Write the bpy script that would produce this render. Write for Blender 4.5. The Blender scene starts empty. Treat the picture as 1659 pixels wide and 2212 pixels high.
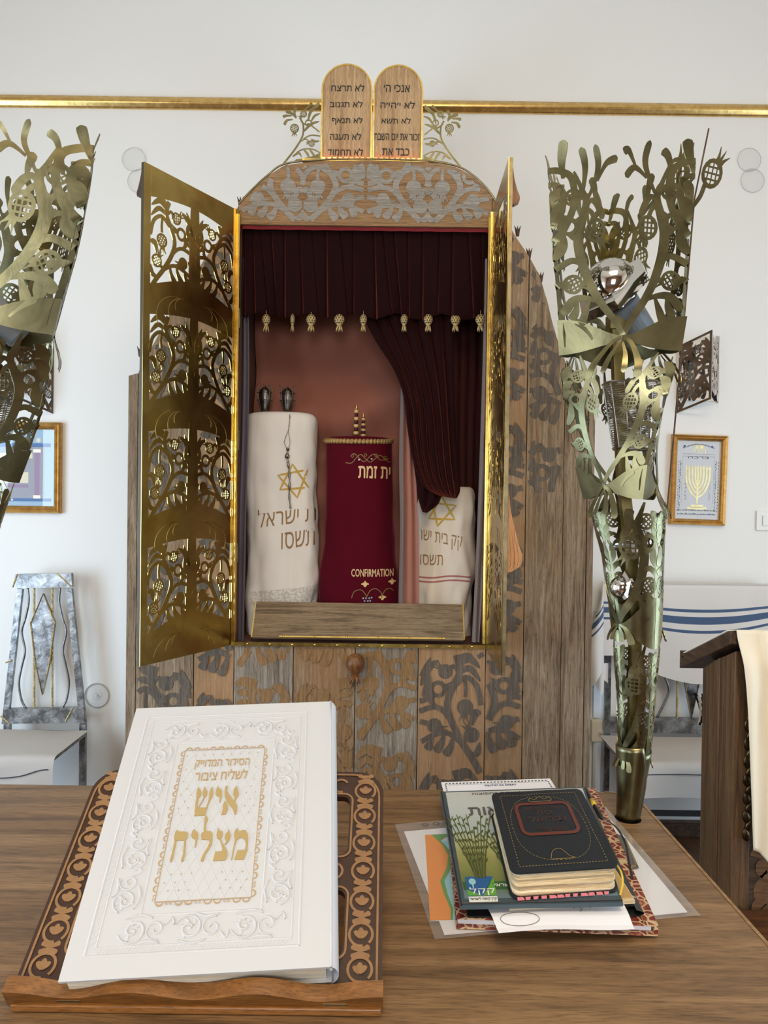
import bpy, bmesh, math, random
from mathutils import Vector, Matrix, noise
from mathutils.bvhtree import BVHTree
from mathutils.geometry import tessellate_polygon
random.seed(7)
V = Vector
S = bpy.context.scene
COL = S.collection
PI = math.pi
# ------------------------------------------------------------------ camera
F, CX, CY = 1660.0, 829.5, 1106.0
CAM = V((0, 0, 1.70))
RM = Matrix.Rotation(PI/2 - 0.0120, 3, 'X') @ Matrix.Rotation(0.0130, 3, 'Z')
cd = bpy.data.cameras.new('camera'); cam = bpy.data.objects.new('camera', cd); COL.objects.link(cam)
cd.sensor_fit = 'VERTICAL'; cd.sensor_height = 36.0; cd.lens = F/2212*36.0
cd.clip_start = 0.02
cam.matrix_world = Matrix.Translation(CAM) @ RM.to_4x4()
S.camera = cam
# ------------------------------------------------------------------ light
S.view_settings.view_transform = 'Standard'; S.view_settings.look = 'None'
S.view_settings.gamma = 1.0; S.view_settings.use_curve_mapping = False
S.view_settings.exposure = -0.01
w = bpy.data.worlds.new('sky'); S.world = w; w.use_nodes = True
w.node_tree.nodes['Background'].inputs[0].default_value = (0.80, 0.90, 1.0, 1)
w.node_tree.nodes['Background'].inputs[1].default_value = 2.0
def area(name, loc, target, sx, sy, power, col):
    l = bpy.data.lights.new(name, 'AREA'); l.shape = 'RECTANGLE'; l.size = sx; l.size_y = sy
    l.energy = power; l.color = col
    o = bpy.data.objects.new(name, l); COL.objects.link(o); o.location = loc
    o.rotation_euler = (V(target)-V(loc)).to_track_quat('-Z', 'Y').to_euler()
    return o
XL, XR, YN, YF, ZC = -3.4, 3.6, -3.6, 3.95, 4.75     # room extents
# daylight entering at the windows of the left, near and right walls
area('window_daylight', (XL+.10, 1.95, 1.5), (XL+1.1, 1.95, 1.4), 1.5, 2.2, 92, (.52, .75, 1.0))
area('window_daylight', (XL+.10, 0.22, 1.5), (XL+1.1, 0.22, 1.5), .45, 2.2, 22, (.80, .90, 1.0))
area('window_daylight', (XL+.10, -1.65, 1.5), (XL+1.1, -1.65, 1.5), 1.5, 2.2, 66, (.82, .91, 1.0))
area('window_daylight', (0, YN+.10, 2.3), (0, YN+1.1, 2.1), 1.3, 1.7, 92, (.92, .96, 1.0))
area('window_daylight', (XR-.10, 1.55, 1.5), (XR-1.1, 1.55, 1.4), 1.5, 2.2, 62, (.52, .75, 1.0))
area('ceiling_fill', (.2, -1.3, ZC-.04), (.2, -1.3, 0), 1.8, 1.8, 124, (1.0, .76, .46))  # warm fill lamp added under the ceiling, not a known source

# ------------------------------------------------------------------ projection helpers: a pixel of the photo to a point of the room
def ray(px, py): return RM @ V(((px-CX)/F, -(py-CY)/F, -1))
def P(px, py, Y):
    d = ray(px, py); return CAM + d*(Y/d.y)
def PZ(px, py, z):
    d = ray(px, py); return CAM + d*((z-CAM.z)/d.z)
def PX(px, py, X):
    d = ray(px, py); return CAM + d*(X/d.x)
def PP(px, py, O, N):
    d = ray(px, py); return CAM + d*((O-CAM).dot(N)/d.dot(N))
# ------------------------------------------------------------------ mesh builder
WL = {}
class MB:
    J = 0
    def __init__(s): s.v = []; s.f = []; s.m = []; s.t = []
    def add(s, vs, fs, mat=0, tone=.5):
        b = len(s.v); s.v += [V(p) for p in vs]
        for f in fs: s.f.append([b+i for i in f]); s.m.append(mat); s.t.append(tone)
        return s
    def box(s, x0, x1, y0, y1, z0, z1, mat=0, tone=.5, M=None):
        p = [V((x, y, z)) for z in (z0, z1) for y in (y0, y1) for x in (x0, x1)]
        if M is not None: p = [M @ q for q in p]
        return s.add(p, [(0,2,3,1),(4,5,7,6),(0,1,5,4),(2,6,7,3),(0,4,6,2),(1,3,7,5)], mat, tone)
    def hexa(s, bot, top, mat=0, tone=.5):
        return s.add(list(bot)+list(top), [(3,2,1,0),(4,5,6,7)]+[(i,(i+1)%4,4+(i+1)%4,4+i) for i in range(4)], mat, tone)
    def prism(s, poly, fm, w0, w1, mat=0, tone=.5):
        n = len(poly); a = [fm(u, v, w0) for u, v in poly]; b = [fm(u, v, w1) for u, v in poly]
        return s.add(a+b, [tuple(range(n))[::-1], tuple(range(n, 2*n))]+[(i,(i+1)%n,n+(i+1)%n,n+i) for i in range(n)], mat, tone)
    def tube(s, pts, r, n=8, mat=0, closed=False, cap=True, tone=.5, flat=1.0):
        pts = [V(p) for p in pts]; k = len(pts)
        rf = r if callable(r) else (lambda t: r)
        vs = []; prev = None
        for i, p in enumerate(pts):
            if closed: t = pts[(i+1) % k]-pts[i-1]
            else: t = pts[min(i+1, k-1)]-pts[max(i-1, 0)]
            if t.length < 1e-9: t = V((0, 0, 1))
            t.normalize()
            if prev is None:
                a = t.cross(V((0, 0, 1)))
                if a.length < .05: a = t.cross(V((0, 1, 0)))
            else: a = prev-t*prev.dot(t)
            if a.length < 1e-6: a = t.orthogonal()
            a.normalize(); prev = a; b = t.cross(a)
            rr = rf(i/max(1, k-1))
            vs += [p+(a*math.cos(2*PI*j/n)+b*flat*math.sin(2*PI*j/n))*rr for j in range(n)]
        fs = []
        for i in range(k if closed else k-1):
            i2 = (i+1) % k
            fs += [(i*n+j, i*n+(j+1) % n, i2*n+(j+1) % n, i2*n+j) for j in range(n)]
        if cap and not closed: fs += [tuple(range(n))[::-1], tuple((k-1)*n+j for j in range(n))]
        return s.add(vs, fs, mat, tone)
    def lathe(s, prof, O, ax=(0, 0, 1), n=20, mat=0, tone=.5, mod=None, sq=1.0):
        ax = V(ax).normalized(); a = ax.cross(V((0, 1, 0)))
        if a.length < .1: a = ax.cross(V((1, 0, 0)))
        a.normalize(); b = ax.cross(a); O = V(O)
        vs = []
        for r, z in prof:
            for j in range(n):
                q = 2*PI*j/n; rr = r*(mod(q, z) if mod else 1)
                vs.append(O+ax*z+(a*math.cos(q)+b*math.sin(q)*sq)*rr)
        fs = [(i*n+j, i*n+(j+1) % n, (i+1)*n+(j+1) % n, (i+1)*n+j) for i in range(len(prof)-1) for j in range(n)]
        if prof[0][0] > 1e-5: fs.append(tuple(range(n))[::-1])
        if prof[-1][0] > 1e-5: fs.append(tuple((len(prof)-1)*n+j for j in range(n)))
        return s.add(vs, fs, mat, tone)
    def grid(s, fn, nu, nv, mat=0, cu=False, tone=.5, thick=0, matf=None):
        vs = [V(fn(i/nu, j/nv)) for j in range(nv+1) for i in range(nu+(0 if cu else 1))]
        m = nu if cu else nu+1
        fs = [(j*m+i, j*m+(i+1) % m, (j+1)*m+(i+1) % m, (j+1)*m+i) for j in range(nv) for i in range(nu)]
        b = len(s.f); s.add(vs, fs, mat, tone)
        if matf:
            for j in range(nv):
                for i in range(nu): s.m[b+j*nu+i] = matf((i+.5)/nu, (j+.5)/nv)
        return s
    def strip(s, L, R, fm, t=0, mat=0, closed=False, keep=None, tone=.5, w0=0.0):
        MB.J = (MB.J+1) % 37; w0 += MB.J*3e-5
        n = len(L); k = n if closed else n-1
        if keep:
            ok = [keep(*L[i]) and keep(*R[i]) for i in range(n)]
        front = [fm(p[0], p[1], w0) for p in L]+[fm(p[0], p[1], w0) for p in R]
        fs = [(i, n+i, n+(i+1) % n, (i+1) % n) for i in range(k) if not keep or (ok[i] and ok[(i+1) % n])]
        if not t: return s.add(front, fs, mat, tone)
        back = [fm(p[0], p[1], w0-t) for p in L]+[fm(p[0], p[1], w0-t) for p in R]
        m = 2*n; g = list(fs)
        g += [tuple(m+i for i in f[::-1]) for f in fs]
        for i in range(k):
            i2 = (i+1) % n
            if keep and not (ok[i] and ok[i2]): continue
            g.append((i, i2, m+i2, m+i)); g.append((n+i2, n+i, m+n+i, m+n+i2))
        if not closed: g += [(0, m, m+n, n), (n-1, 2*n-1, m+2*n-1, m+n-1)]
        return s.add(front+back, g, mat, tone)
    def ridge(s, L, R, fm, h, mat=0, closed=False, w0=0.0):
        n = len(L); k = n if closed else n-1
        rows = []
        for a, hh in ((0, 0), (.28, .8), (.5, 1), (.72, .8), (1, 0)):
            rows += [fm(L[i][0]*(1-a)+R[i][0]*a, L[i][1]*(1-a)+R[i][1]*a, w0+h*hh) for i in range(n)]
        fs = [(q*n+i, (q+1)*n+i, (q+1)*n+(i+1) % n, q*n+(i+1) % n) for q in range(4) for i in range(k)]
        return s.add(rows, fs, mat)
    def text(s, txt, fm, size, mat=0, w0=0.0, off=0.0, align='CENTER', keep=None, sx=1.0, sp=1.0):
        vs, fs = text_mesh(txt, size, off, align, sp)
        return s.add([fm(x*sx, y, w0) for x, y in vs], fs, mat)
    def build(s, name, mats, parent=None, smooth=False, bevel=0, solid=0, subsurf=0):
        me = bpy.data.meshes.new(name)
        if not s.v: s.add([(0,0,0),(0,.001,0),(0,0,.001)], [(0,1,2)])
        lo = V([min(p[i] for p in s.v) for i in range(3)]); hi = V([max(p[i] for p in s.v) for i in range(3)])
        O = V(((lo.x+hi.x)/2, (lo.y+hi.y)/2, lo.z))
        me.from_pydata([p-O for p in s.v], [], s.f)
        if not isinstance(mats, (list, tuple)): mats = [mats]
        for m in mats: me.materials.append(m)
        me.polygons.foreach_set('material_index', s.m)
        at = me.attributes.new('tone', 'FLOAT', 'FACE'); at.data.foreach_set('value', s.t)
        if smooth: me.polygons.foreach_set('use_smooth', [True]*len(me.polygons))
        if smooth == 'angle': me.set_sharp_from_angle(angle=math.radians(38))
        me.update(); me.validate()
        o = bpy.data.objects.new(name, me); COL.objects.link(o)
        WL[o] = O
        o.location = O-(WL[parent] if parent else V((0, 0, 0)))
        if parent: o.parent = parent
        if solid:
            d = o.modifiers.new('solid', 'SOLIDIFY'); d.thickness = solid; d.offset = 0
        if bevel:
            d = o.modifiers.new('bevel', 'BEVEL'); d.width = bevel; d.segments = 2; d.limit_method = 'ANGLE'
        if subsurf:
            d = o.modifiers.new('sub', 'SUBSURF'); d.levels = d.render_levels = subsurf
        return o
    def bvh(s): return BVHTree.FromPolygons(s.v, s.f)
_tc = {}
def text_mesh(txt, size, off, align, sp=1.0):
    key = (txt, size, off, align, sp)
    if key in _tc: return _tc[key]
    c = bpy.data.curves.new('t', 'FONT'); c.body = txt; c.size = size; c.align_x = align; c.offset = off
    c.dimensions = '3D'; c.resolution_u = 3; c.space_character = sp
    o = bpy.data.objects.new('t', c); COL.objects.link(o)
    bpy.context.view_layer.update()
    me = bpy.data.meshes.new_from_object(o.evaluated_get(bpy.context.evaluated_depsgraph_get()))
    # outlines of the letters -> faces; overlapping strokes of a letter are filled one by one
    co = [(v.co.x, v.co.y) for v in me.vertices]; nb = [[] for _ in co]
    for e in me.edges: a, b = e.vertices; nb[a].append(b); nb[b].append(a)
    seen = set(); loops = []
    for i in range(len(co)):
        if i in seen or not nb[i]: continue
        lp = [i]; seen.add(i); cur = min(nb[i]) if (i+1) not in nb[i] else i+1
        while cur not in seen:
            lp.append(cur); seen.add(cur); nx = [j for j in nb[cur] if j not in seen]
            if not nx: break
            cur = nx[0]
        if len(lp) > 2: loops.append(lp)
    ar = lambda lp: sum(co[a][0]*co[b][1]-co[b][0]*co[a][1] for a, b in zip(lp, lp[1:]+lp[:1]))/2
    sg = 1 if max((ar(l) for l in loops), key=abs, default=1) > 0 else -1
    def inside(pt, lp):
        r = False
        for a, b in zip(lp, lp[1:]+lp[:1]):
            (x0, y0), (x1, y1) = co[a], co[b]
            if (y0 > pt[1]) != (y1 > pt[1]) and pt[0] < (x1-x0)*(pt[1]-y0)/(y1-y0)+x0: r = not r
        return r
    outer = [l for l in loops if ar(l)*sg > 0]; holes_ = [l for l in loops if ar(l)*sg <= 0]; fcs = []
    for o_ in outer:
        grp = [o_]+[h for h in holes_ if inside(co[h[0]], o_)]; flat = [i for g in grp for i in g]
        fcs += [tuple(flat[k] for k in t3) for t3 in tessellate_polygon([[V((*co[i], 0)) for i in g] for g in grp])]
    r = (co, fcs)
    bpy.data.objects.remove(o); bpy.data.curves.remove(c); bpy.data.meshes.remove(me)
    _tc[key] = r; return r
def heb(t): return t[::-1]
def tag(o, label, cat, group=None):
    o['label'] = label; o['category'] = cat
    if group: o['group'] = group
    return o
def thing(name, label, cat, loc, group=None):
    o = bpy.data.objects.new(name, None); COL.objects.link(o); o.location = loc; WL[o] = V(loc)
    o.empty_display_size = .05
    return tag(o, label, cat, group)
def struct(o): o['kind'] = 'structure'; return o
def lerp(a, b, t): return a+(b-a)*t
def interp(tab, x):
    if x <= tab[0][0]: return tab[0][1]
    for (a, b), (c, d) in zip(tab, tab[1:]):
        if x <= c: return b+(d-b)*(x-a)/(c-a)
    return tab[-1][1]
def smooth01(t): t = max(0, min(1, t)); return t*t*(3-2*t)
# ------------------------------------------------------------------ 2D pattern kit (every shape is a pair of point rows)
def cr(pts, n=6, closed=False):
    out = []; k = len(pts)
    for i in range(k if closed else k-1):
        p = [pts[j % k] if closed else pts[max(0, min(k-1, j))] for j in (i-1, i, i+1, i+2)]
        for q in range(n):
            t = q/n
            out.append(tuple(.5*(2*p[1][d]+(p[2][d]-p[0][d])*t+(2*p[0][d]-5*p[1][d]+4*p[2][d]-p[3][d])*t*t+(-p[0][d]+3*p[1][d]-3*p[2][d]+p[3][d])*t**3) for d in range(len(p[0]))))
    if not closed: out.append(tuple(pts[-1]))
    return out
def ribbon(c, wf, closed=False):
    L = []; R = []; n = len(c)
    for i, p in enumerate(c):
        a = c[(i+1) % n] if closed else c[min(n-1, i+1)]; b = c[i-1] if closed else c[max(0, i-1)]
        dx, dy = a[0]-b[0], a[1]-b[1]; l = math.hypot(dx, dy) or 1
        w = (wf(i/max(1, n-1)) if callable(wf) else wf)/2
        L.append((p[0]-dy/l*w, p[1]+dx/l*w)); R.append((p[0]+dy/l*w, p[1]-dx/l*w))
    return (L, R, closed)
def stroke(pts, w, n=5): return ribbon(cr(pts, n), w)
def taper(pts, w, n=5): return ribbon(cr(pts, n), lambda s: w*(1-.75*s))
def leaf(pts, w, n=5): return ribbon(cr(pts, n), lambda s: max(.0004, w*math.sin(PI*min(1, s*.93+.07))**.8))
def club(pts, w, n=6): return ribbon(cr(pts, n), lambda s: w*(.38+.62*smooth01(s*1.2))*(1 if s < .85 else math.sqrt(max(.03, 1-((s-.85)/.15)**2))))
def ring(c, r, w, n=18, sq=1.0, rot=0):
    f = lambda R_: [(c[0]+R_*math.cos(2*PI*i/n), c[1]+R_*sq*math.sin(2*PI*i/n)) for i in range(n)]
    return (f(r+w/2), f(r-w/2), True)
def disc(c, r, n=10, sq=1.0):
    a = [PI*i/n for i in range(n+1)]
    return ([(c[0]-r*math.cos(t), c[1]+r*sq*math.sin(t)) for t in a], [(c[0]-r*math.cos(t), c[1]-r*sq*math.sin(t)) for t in a], False)
def pome(c, r, ang, grid=True, fine=1.0):
    o = []; ca, sa = math.cos(ang), math.sin(ang)
    T = lambda x, y: (c[0]+x*ca-y*sa, c[1]+x*sa+y*ca)
    if grid:
        o.append(ring(c, r*.88, r*.30, 16))
        for k in (-.42, 0, .42):
            h = math.sqrt(1-k*k)*r*.85
            for rot in (.5, .5+PI/2):
                cr_, sr = math.cos(rot), math.sin(rot)
                pts = [T(cr_*q*h-sr*k*r, sr*q*h+cr_*k*r) for q in (-1, -.5, 0, .5, 1)]
                o.append(ribbon(pts, r*.11*fine))
    else: o.append(disc(c, r))
    for k in (-1, 0, 1):
        pts = [T(r*.75, k*r*.18), T(r*1.25, k*r*.30), T(r*1.95-abs(k)*r*.12, k*r*.62)]
        o.append(ribbon(cr(pts, 3), lambda s: r*.46*(1-s)+.0008))
    return o
def motif(W, H, s=1, grid=True, fat=1.0, lyre=False, trunk=True):
    q = lambda *p: [(s*u*W, v*H) for u, v in p]; b = W*.062*fat; r = W*.105*(fat*.5+.5)
    A = lambda d: d if s > 0 else PI-d
    o = [stroke(q((1, -.06), (.86, .08), (.7, .22), (.53, .41), (.47, .57), (.57, .73), (.66, .86), (.6, 1.0)), b*1.25, 6),
         stroke(q((.57, .72), (.76, .80), (.93, .72), (1, .55)), b),
         stroke(q((.74, .79), (.755, .70), (.75, .62)), b*.7),
         stroke(q((.70, .22), (.80, .24)), b*.8), stroke(q((.65, .84), (.56, .9), (.48, .86)), b*.8),
         stroke(q((.03, .58), (.14, .60), (.25, .66)), b), stroke(q((.53, .41), (.4, .5), (.25, .53), (.03, .49)), b),
         club(q((.3, .53), (.22, .58), (.2, .68)), b*1.5), stroke(q((.02, .40), (.16, .38)), b),
         stroke(q((.72, .2), (.5, .29), (.28, .28), (.03, .2)), b),
         club(q((.57, .27), (.53, .17), (.44, .09)), b*1.7), club(q((.42, .29), (.38, .2), (.29, .12)), b*1.7), club(q((.25, .27), (.21, .2), (.15, .14)), b*1.6),
         leaf(q((.04, .64), (.08, .8), (.2, .98)), b*1.5), leaf(q((.05, .72), (.17, .88), (.32, .95)), b*1.4), leaf(q((.08, .62), (.16, .72), (.17, .84)), b*1.5),
         leaf(q((.64, .9), (.8, .97), (.98, .88)), b*1.5), leaf(q((.65, .84), (.82, .88), (.99, .76)), b*1.3), leaf(q((.62, .92), (.72, .99), (.86, 1.0)), b*1.2),
         leaf(q((1, .48), (.9, .47), (.86, .36)), b*1.6), leaf(q((.86, .1), (.95, .12), (.99, .22)), b*1.3)]
    o += pome((s*.75*W, .53*H), r*1.05, -PI/2-.1*s, grid)+pome((s*.86*W, .28*H), r, A(2.1), grid)+pome((s*.43*W, .85*H), r*.95, A(2.5), grid)
    o += pome((s*.27*W, .36*H), r*.95, A(-.35), False)
    o += [ring((s*.32*W, .69*H), r*.85, b*.8, 14)]
    for k in (-1, 0, 1): o.append(ribbon(q((.4, .70), (.47, .71+k*.02), (.56, .72+k*.05)), lambda t: b*1.2*(1-t)+.0008))
    if lyre:
        o += [stroke(q((0, .62), (.13, .7), (.28, .88), (.24, 1.04), (.1, 1.1), (0, 1.11)), b*1.2), stroke(q((0, .72), (.1, .8), (.15, .93), (.08, 1.0), (0, 1.01)), b)]
    return o

def motif_torch(W, H, s=1, lyre=False, fat=1.0):
    q = lambda *p: [(s*u*W, v*H) for u, v in p]; k = max(W, .10)*fat; b = k*.066; r = k*.125
    A = lambda d: d if s > 0 else PI-d
    o = [ribbon(cr(q((1, -.01), (.84, .09), (.62, .2), (.45, .32), (.33, .48), (.30, .62), (.36, .73), (.42, .82), (.42, .89)), 6), lambda t: k*(.085+.05*math.sin(PI*t))),
         club(q((.42, .80), (.50, .845), (.60, .81), (.69, .72)), b*1.6), club(q((.56, .83), (.56, .90), (.51, .985)), b*1.6), taper(q((.44, .84), (.36, .93), (.27, 1.04)), b*1.5),
         stroke(q((.41, .80), (.50, .77), (.55, .72)), b), stroke(q((.33, .46), (.19, .485), (.02, .44)), b*1.2), stroke(q((.32, .60), (.24, .625), (.19, .655)), b), stroke(q((.19, .75), (.10, .76), (.02, .70)), b),
         stroke(q((.40, .86), (.33, .89), (.27, .88)), b*.9), club(q((.62, .2), (.42, .235), (.2, .235), (.06, .15)), b*1.7), club(q((.42, .225), (.36, .16), (.28, .07)), b*1.8), club(q((.24, .225), (.22, .17), (.15, .11)), b*1.7),
         leaf(q((.02, .50), (.10, .58), (.10, .68)), b*1.8), leaf(q((.02, .72), (.08, .82), (.16, .84)), b*1.7), leaf(q((.01, .80), (.07, .92), (.15, .97)), b*1.6), stroke(q((.18, .32), (.06, .34), (.02, .33)), b*1.2),
         ring((s*.19*W, .70*H), r*.75, b*.8, 14)]
    for d in (-1, 0, 1): o.append(ribbon(q((.25, .71), (.32, .73+d*.015), (.42, .745+d*.035)), lambda t: b*1.3*(1-t)+.0008))
    o += pome((s*.565*W, .655*H), r*1.25, A(-PI/2+.55), True, 1.3)+pome((s*.20*W, .335*H), r, A(-.1), True, 1.3)+pome((s*.25*W, .88*H), r*.9, A(2.9), True, 1.3)
    if lyre: o += [stroke(q((0, .60), (.12, .68), (.26, .84), (.24, 1.0), (.1, 1.06), (0, 1.07)), b*1.25), stroke(q((0, .70), (.1, .78), (.14, .90), (.08, .97), (0, .98)), b)]
    return o
# ------------------------------------------------------------------ materials
def srgb(r, g, b):
    f = lambda c: (c/255/12.92 if c/255 <= .04045 else ((c/255+.055)/1.055)**2.4)
    return (f(r), f(g), f(b), 1)
class NT:
    def __init__(s, name, rough=.5, metal=0, col=(.5, .5, .5, 1)):
        s.m = bpy.data.materials.new(name); s.m.use_nodes = True; s.n = s.m.node_tree.nodes; s.l = s.m.node_tree.links
        s.b = s.n['Principled BSDF']; s.b.inputs['Base Color'].default_value = col
        s.b.inputs['Roughness'].default_value = rough; s.b.inputs['Metallic'].default_value = metal
    def node(s, t, **k):
        n = s.n.new(t)
        for a, b in k.items(): setattr(n, a, b)
        return n
    def coord(s, scale=(1, 1, 1), src='Object', rot=(0, 0, 0)):
        c = s.node('ShaderNodeTexCoord'); m = s.node('ShaderNodeMapping'); m.inputs['Scale'].default_value = scale; m.inputs['Rotation'].default_value = rot
        s.l.new(c.outputs[src], m.inputs['Vector']); return m.outputs[0]
    def noise(s, vec, scale, detail=5, rough=.6, dist=0):
        n = s.node('ShaderNodeTexNoise'); n.inputs['Scale'].default_value = scale; n.inputs['Detail'].default_value = detail
        n.inputs['Roughness'].default_value = rough; n.inputs['Distortion'].default_value = dist
        s.l.new(vec, n.inputs['Vector']); return n.outputs['Fac']
    def ramp(s, fac, stops):
        r = s.node('ShaderNodeValToRGB'); e = r.color_ramp.elements
        while len(e) > 1: e.remove(e[-1])
        e[0].position = stops[0][0]; e[0].color = stops[0][1]
        for p, c in stops[1:]:
            q = e.new(p); q.color = c
        s.l.new(fac, r.inputs[0]); return r.outputs[0]
    def mix(s, fac, a, b, mode='MIX'):
        m = s.node('ShaderNodeMix', data_type='RGBA', blend_type=mode)
        for sock, v in ((m.inputs[0], fac), (m.inputs[6], a), (m.inputs[7], b)):
            if hasattr(v, 'links'): s.l.new(v, sock)
            else: sock.default_value = v
        return m.outputs[2]
    def math(s, op, a, b=0.0, c=0.0):
        m = s.node('ShaderNodeMath', operation=op)
        for sock, v in zip(m.inputs, (a, b, c)):
            if hasattr(v, 'links'): s.l.new(v, sock)
            else: sock.default_value = v
        return m.outputs[0]
    def attr(s, name):
        a = s.node('ShaderNodeAttribute'); a.attribute_name = name; return a.outputs['Fac']
    def color(s, o): s.l.new(o, s.b.inputs['Base Color']); return s
    def bump(s, h, st=.3, d=.002):
        b = s.node('ShaderNodeBump'); b.inputs['Strength'].default_value = st; b.inputs['Distance'].default_value = d
        s.l.new(h, b.inputs['Height']); s.l.new(b.outputs[0], s.b.inputs['Normal']); return s
    def rough(s, o): s.l.new(o, s.b.inputs['Roughness']); return s
g1 = lambda v: (v, v, v, 1)
def plain(name, col, rough=.5, metal=0, bump=0, bscale=60, spec=None, var=.0):
    t = NT(name, rough, metal, col)
    if bump or var:
        c = t.coord(); n = t.noise(c, bscale, 5)
        if bump: t.bump(n, bump)
        if var: t.color(t.mix(1.0, col, t.ramp(n, [(.3, g1(1-var)), (.7, g1(1))]), 'MULTIPLY'))
    if spec is not None: t.b.inputs['Specular IOR Level'].default_value = spec
    return t.m
def wood(name, dark, mid, light, scale, rough=.6, bump=.35, fine=1.0, tonev=.35, crack=0, tan=None, dist=1.2, gscale=6):
    """scale: stretch of the coordinates, small along the grain"""
    t = NT(name, rough)
    c = t.coord(scale); n = t.noise(c, gscale, 8, .62, dist); f = t.noise(c, gscale*9*fine, 4, .6)
    col = t.ramp(n, [(.30, dark), (.5, mid), (.68, light)])
    col = t.mix(1.0, col, t.ramp(f, [(.32, g1(.55)), (.5, g1(1)), (.7, g1(1.12))]), 'MULTIPLY')
    if tan:
        big = t.noise(t.coord((3, 3, 1.1)), 1.6, 4, .6)
        tn = t.attr('tone'); k = t.math('ADD', big, t.math('SUBTRACT', tn, .5))
        col = t.mix(t.ramp(k, [(.42, g1(0)), (.62, g1(1))]), col, t.mix(.62, col, tan))
    tone = t.attr('tone')
    if tonev: col = t.mix(1.0, col, t.ramp(tone, [(0, g1(1-tonev)), (1, g1(1+tonev*.5))]), 'MULTIPLY')
    if crack:
        k = t.noise(t.coord(tuple(x*1.0 for x in scale)), gscale*3.1, 6, .7, .6)
        col = t.mix(t.ramp(k, [(.30, g1(.9)), (.38, g1(0))]), col, (.02, .014, .01, 1))
    t.color(col); t.bump(t.math('ADD', n, t.math('MULTIPLY', f, .7)), bump, .003)
    return t.m
def metal(name, col, dark, rough=.25, scale=14, lo=.35, hi=.65, bump=.03, rv=.15):
    t = NT(name, rough, 1)
    c = t.coord(); n = t.noise(c, scale, 6, .6, .4)
    t.color(t.mix(t.ramp(n, [(lo, g1(1)), (hi, g1(0))]), col, dark))
    t.rough(t.math('MULTIPLY_ADD', n, rv, rough-rv*.5))
    if bump: t.bump(n, bump, .004)
    return t.m
def cloth(name, a, b, scale=300, rough=.9, bump=.15, sheen=0, sheencol=None, fold=0):
    t = NT(name, rough); c = t.coord(); n = t.noise(c, scale, 3); k = t.noise(c, 6, 3)
    t.color(t.mix(t.math('MULTIPLY_ADD', n, .5, t.math('MULTIPLY', k, .5)), a, b)); t.bump(n, bump, .001)
    t.b.inputs['Specular IOR Level'].default_value = .15
    if sheen:
        t.b.inputs['Sheen Weight'].default_value = sheen; t.b.inputs['Sheen Roughness'].default_value = .35
        t.b.inputs['Sheen Tint'].default_value = sheencol or (1, 1, 1, 1)
    return t.m
M = {}
M['wall'] = plain('plaster_white', (.80, .775, .73, 1), .9, 0, .05, 40)
M['panel'] = wood('oak_panelling', srgb(66, 44, 26), srgb(96, 66, 40), srgb(116, 84, 54), (7, 7, .6), .5, .1, 1, 0)
M['ceil'] = plain('plaster_ceiling', (.88, .81, .68, 1), .9)
M['floor'] = wood('floor_boards', srgb(60, 36, 22), srgb(96, 60, 36), srgb(120, 78, 48), (7, .6, 1), .45, .1)
M['gold'] = metal('gilt_moulding', (.78, .53, .20, 1), (.62, .40, .13, 1), .26, 30, bump=.08)
M['gilt'] = metal('gilt_frame', (.72, .44, .15, 1), (.55, .31, .09, 1), .36, 40)
M['ark'] = wood('weathered_oak', srgb(104, 83, 62), srgb(154, 128, 99), srgb(182, 160, 134), (9, 9, .55), .85, .75, 1.3, .32, 1, srgb(166, 122, 80), 1.6, 4.5)
M['arkpale'] = wood('weathered_oak_grey', srgb(104, 92, 80), srgb(154, 139, 121), srgb(182, 170, 156), (9, 9, .55), .85, .75, 1.3, .25, 1, srgb(150, 116, 76), 1.6, 4.5)
M['etch'] = wood('etched_grey', srgb(78, 67, 56), srgb(104, 91, 78), srgb(124, 111, 98), (12, 12, .6), .9, .4, 1.3, .2, 0)
M['etchtan'] = wood('etched_tan', srgb(126, 94, 60), srgb(150, 114, 74), srgb(164, 132, 94), (12, 12, .6), .9, .4, 1.3, .2, 0)
M['header'] = wood('header_oak', srgb(112, 84, 58), srgb(156, 120, 82), srgb(172, 138, 100), (.5, 8, 12), .85, .5, 1.2, .15, 1, None, 1.2, 5)
M['headetch'] = wood('header_pale_etching', srgb(134, 124, 112), srgb(154, 146, 136), srgb(168, 162, 152), (.6, 8, 12), .9, .3, 1.2, .1, 0)
M['dark'] = plain('dark_recess', (.02, .015, .012, 1), .9)
M['brass'] = metal('polished_brass', (.56, .42, .14, 1), (.38, .26, .08, 1), .21, 7, .35, .75, .16)
M['brassedge'] = metal('brass_edge', (.80, .58, .18, 1), (.65, .44, .12, 1), .24, 30)
M['brassdull'] = metal('dull_brass', (.34, .28, .16, 1), (.20, .16, .09, 1), .42, 20)
M['bronze'] = plain('dark_bronze_edge', srgb(66, 54, 34), .55)
M['patina'] = metal('aged_brass', (.245, .22, .115, 1), (.14, .128, .068, 1), .30, 9, .38, .66, .22)
M['patinadark'] = metal('aged_brass_pole', (.50, .42, .18, 1), (.36, .30, .13, 1), .3, 12)
M['chrome'] = metal('chrome', (.72, .70, .68, 1), (.62, .60, .58, 1), .09, 6, bump=0, rv=.04)
M['wire'] = metal('steel_wire', (.62, .58, .52, 1), (.4, .36, .3, 1), .3, 20)
M['silver'] = metal('hammered_steel', (.40, .40, .40, 1), (.15, .15, .15, 1), .32, 22, .40, .64, .5)
M['weld'] = metal('brass_weld', (.75, .58, .26, 1), (.3, .22, .1, 1), .3, 140, bump=1)
M['ironrod'] = metal('grey_rod', (.36, .36, .36, 1), (.2, .2, .2, 1), .35, 30)
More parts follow.
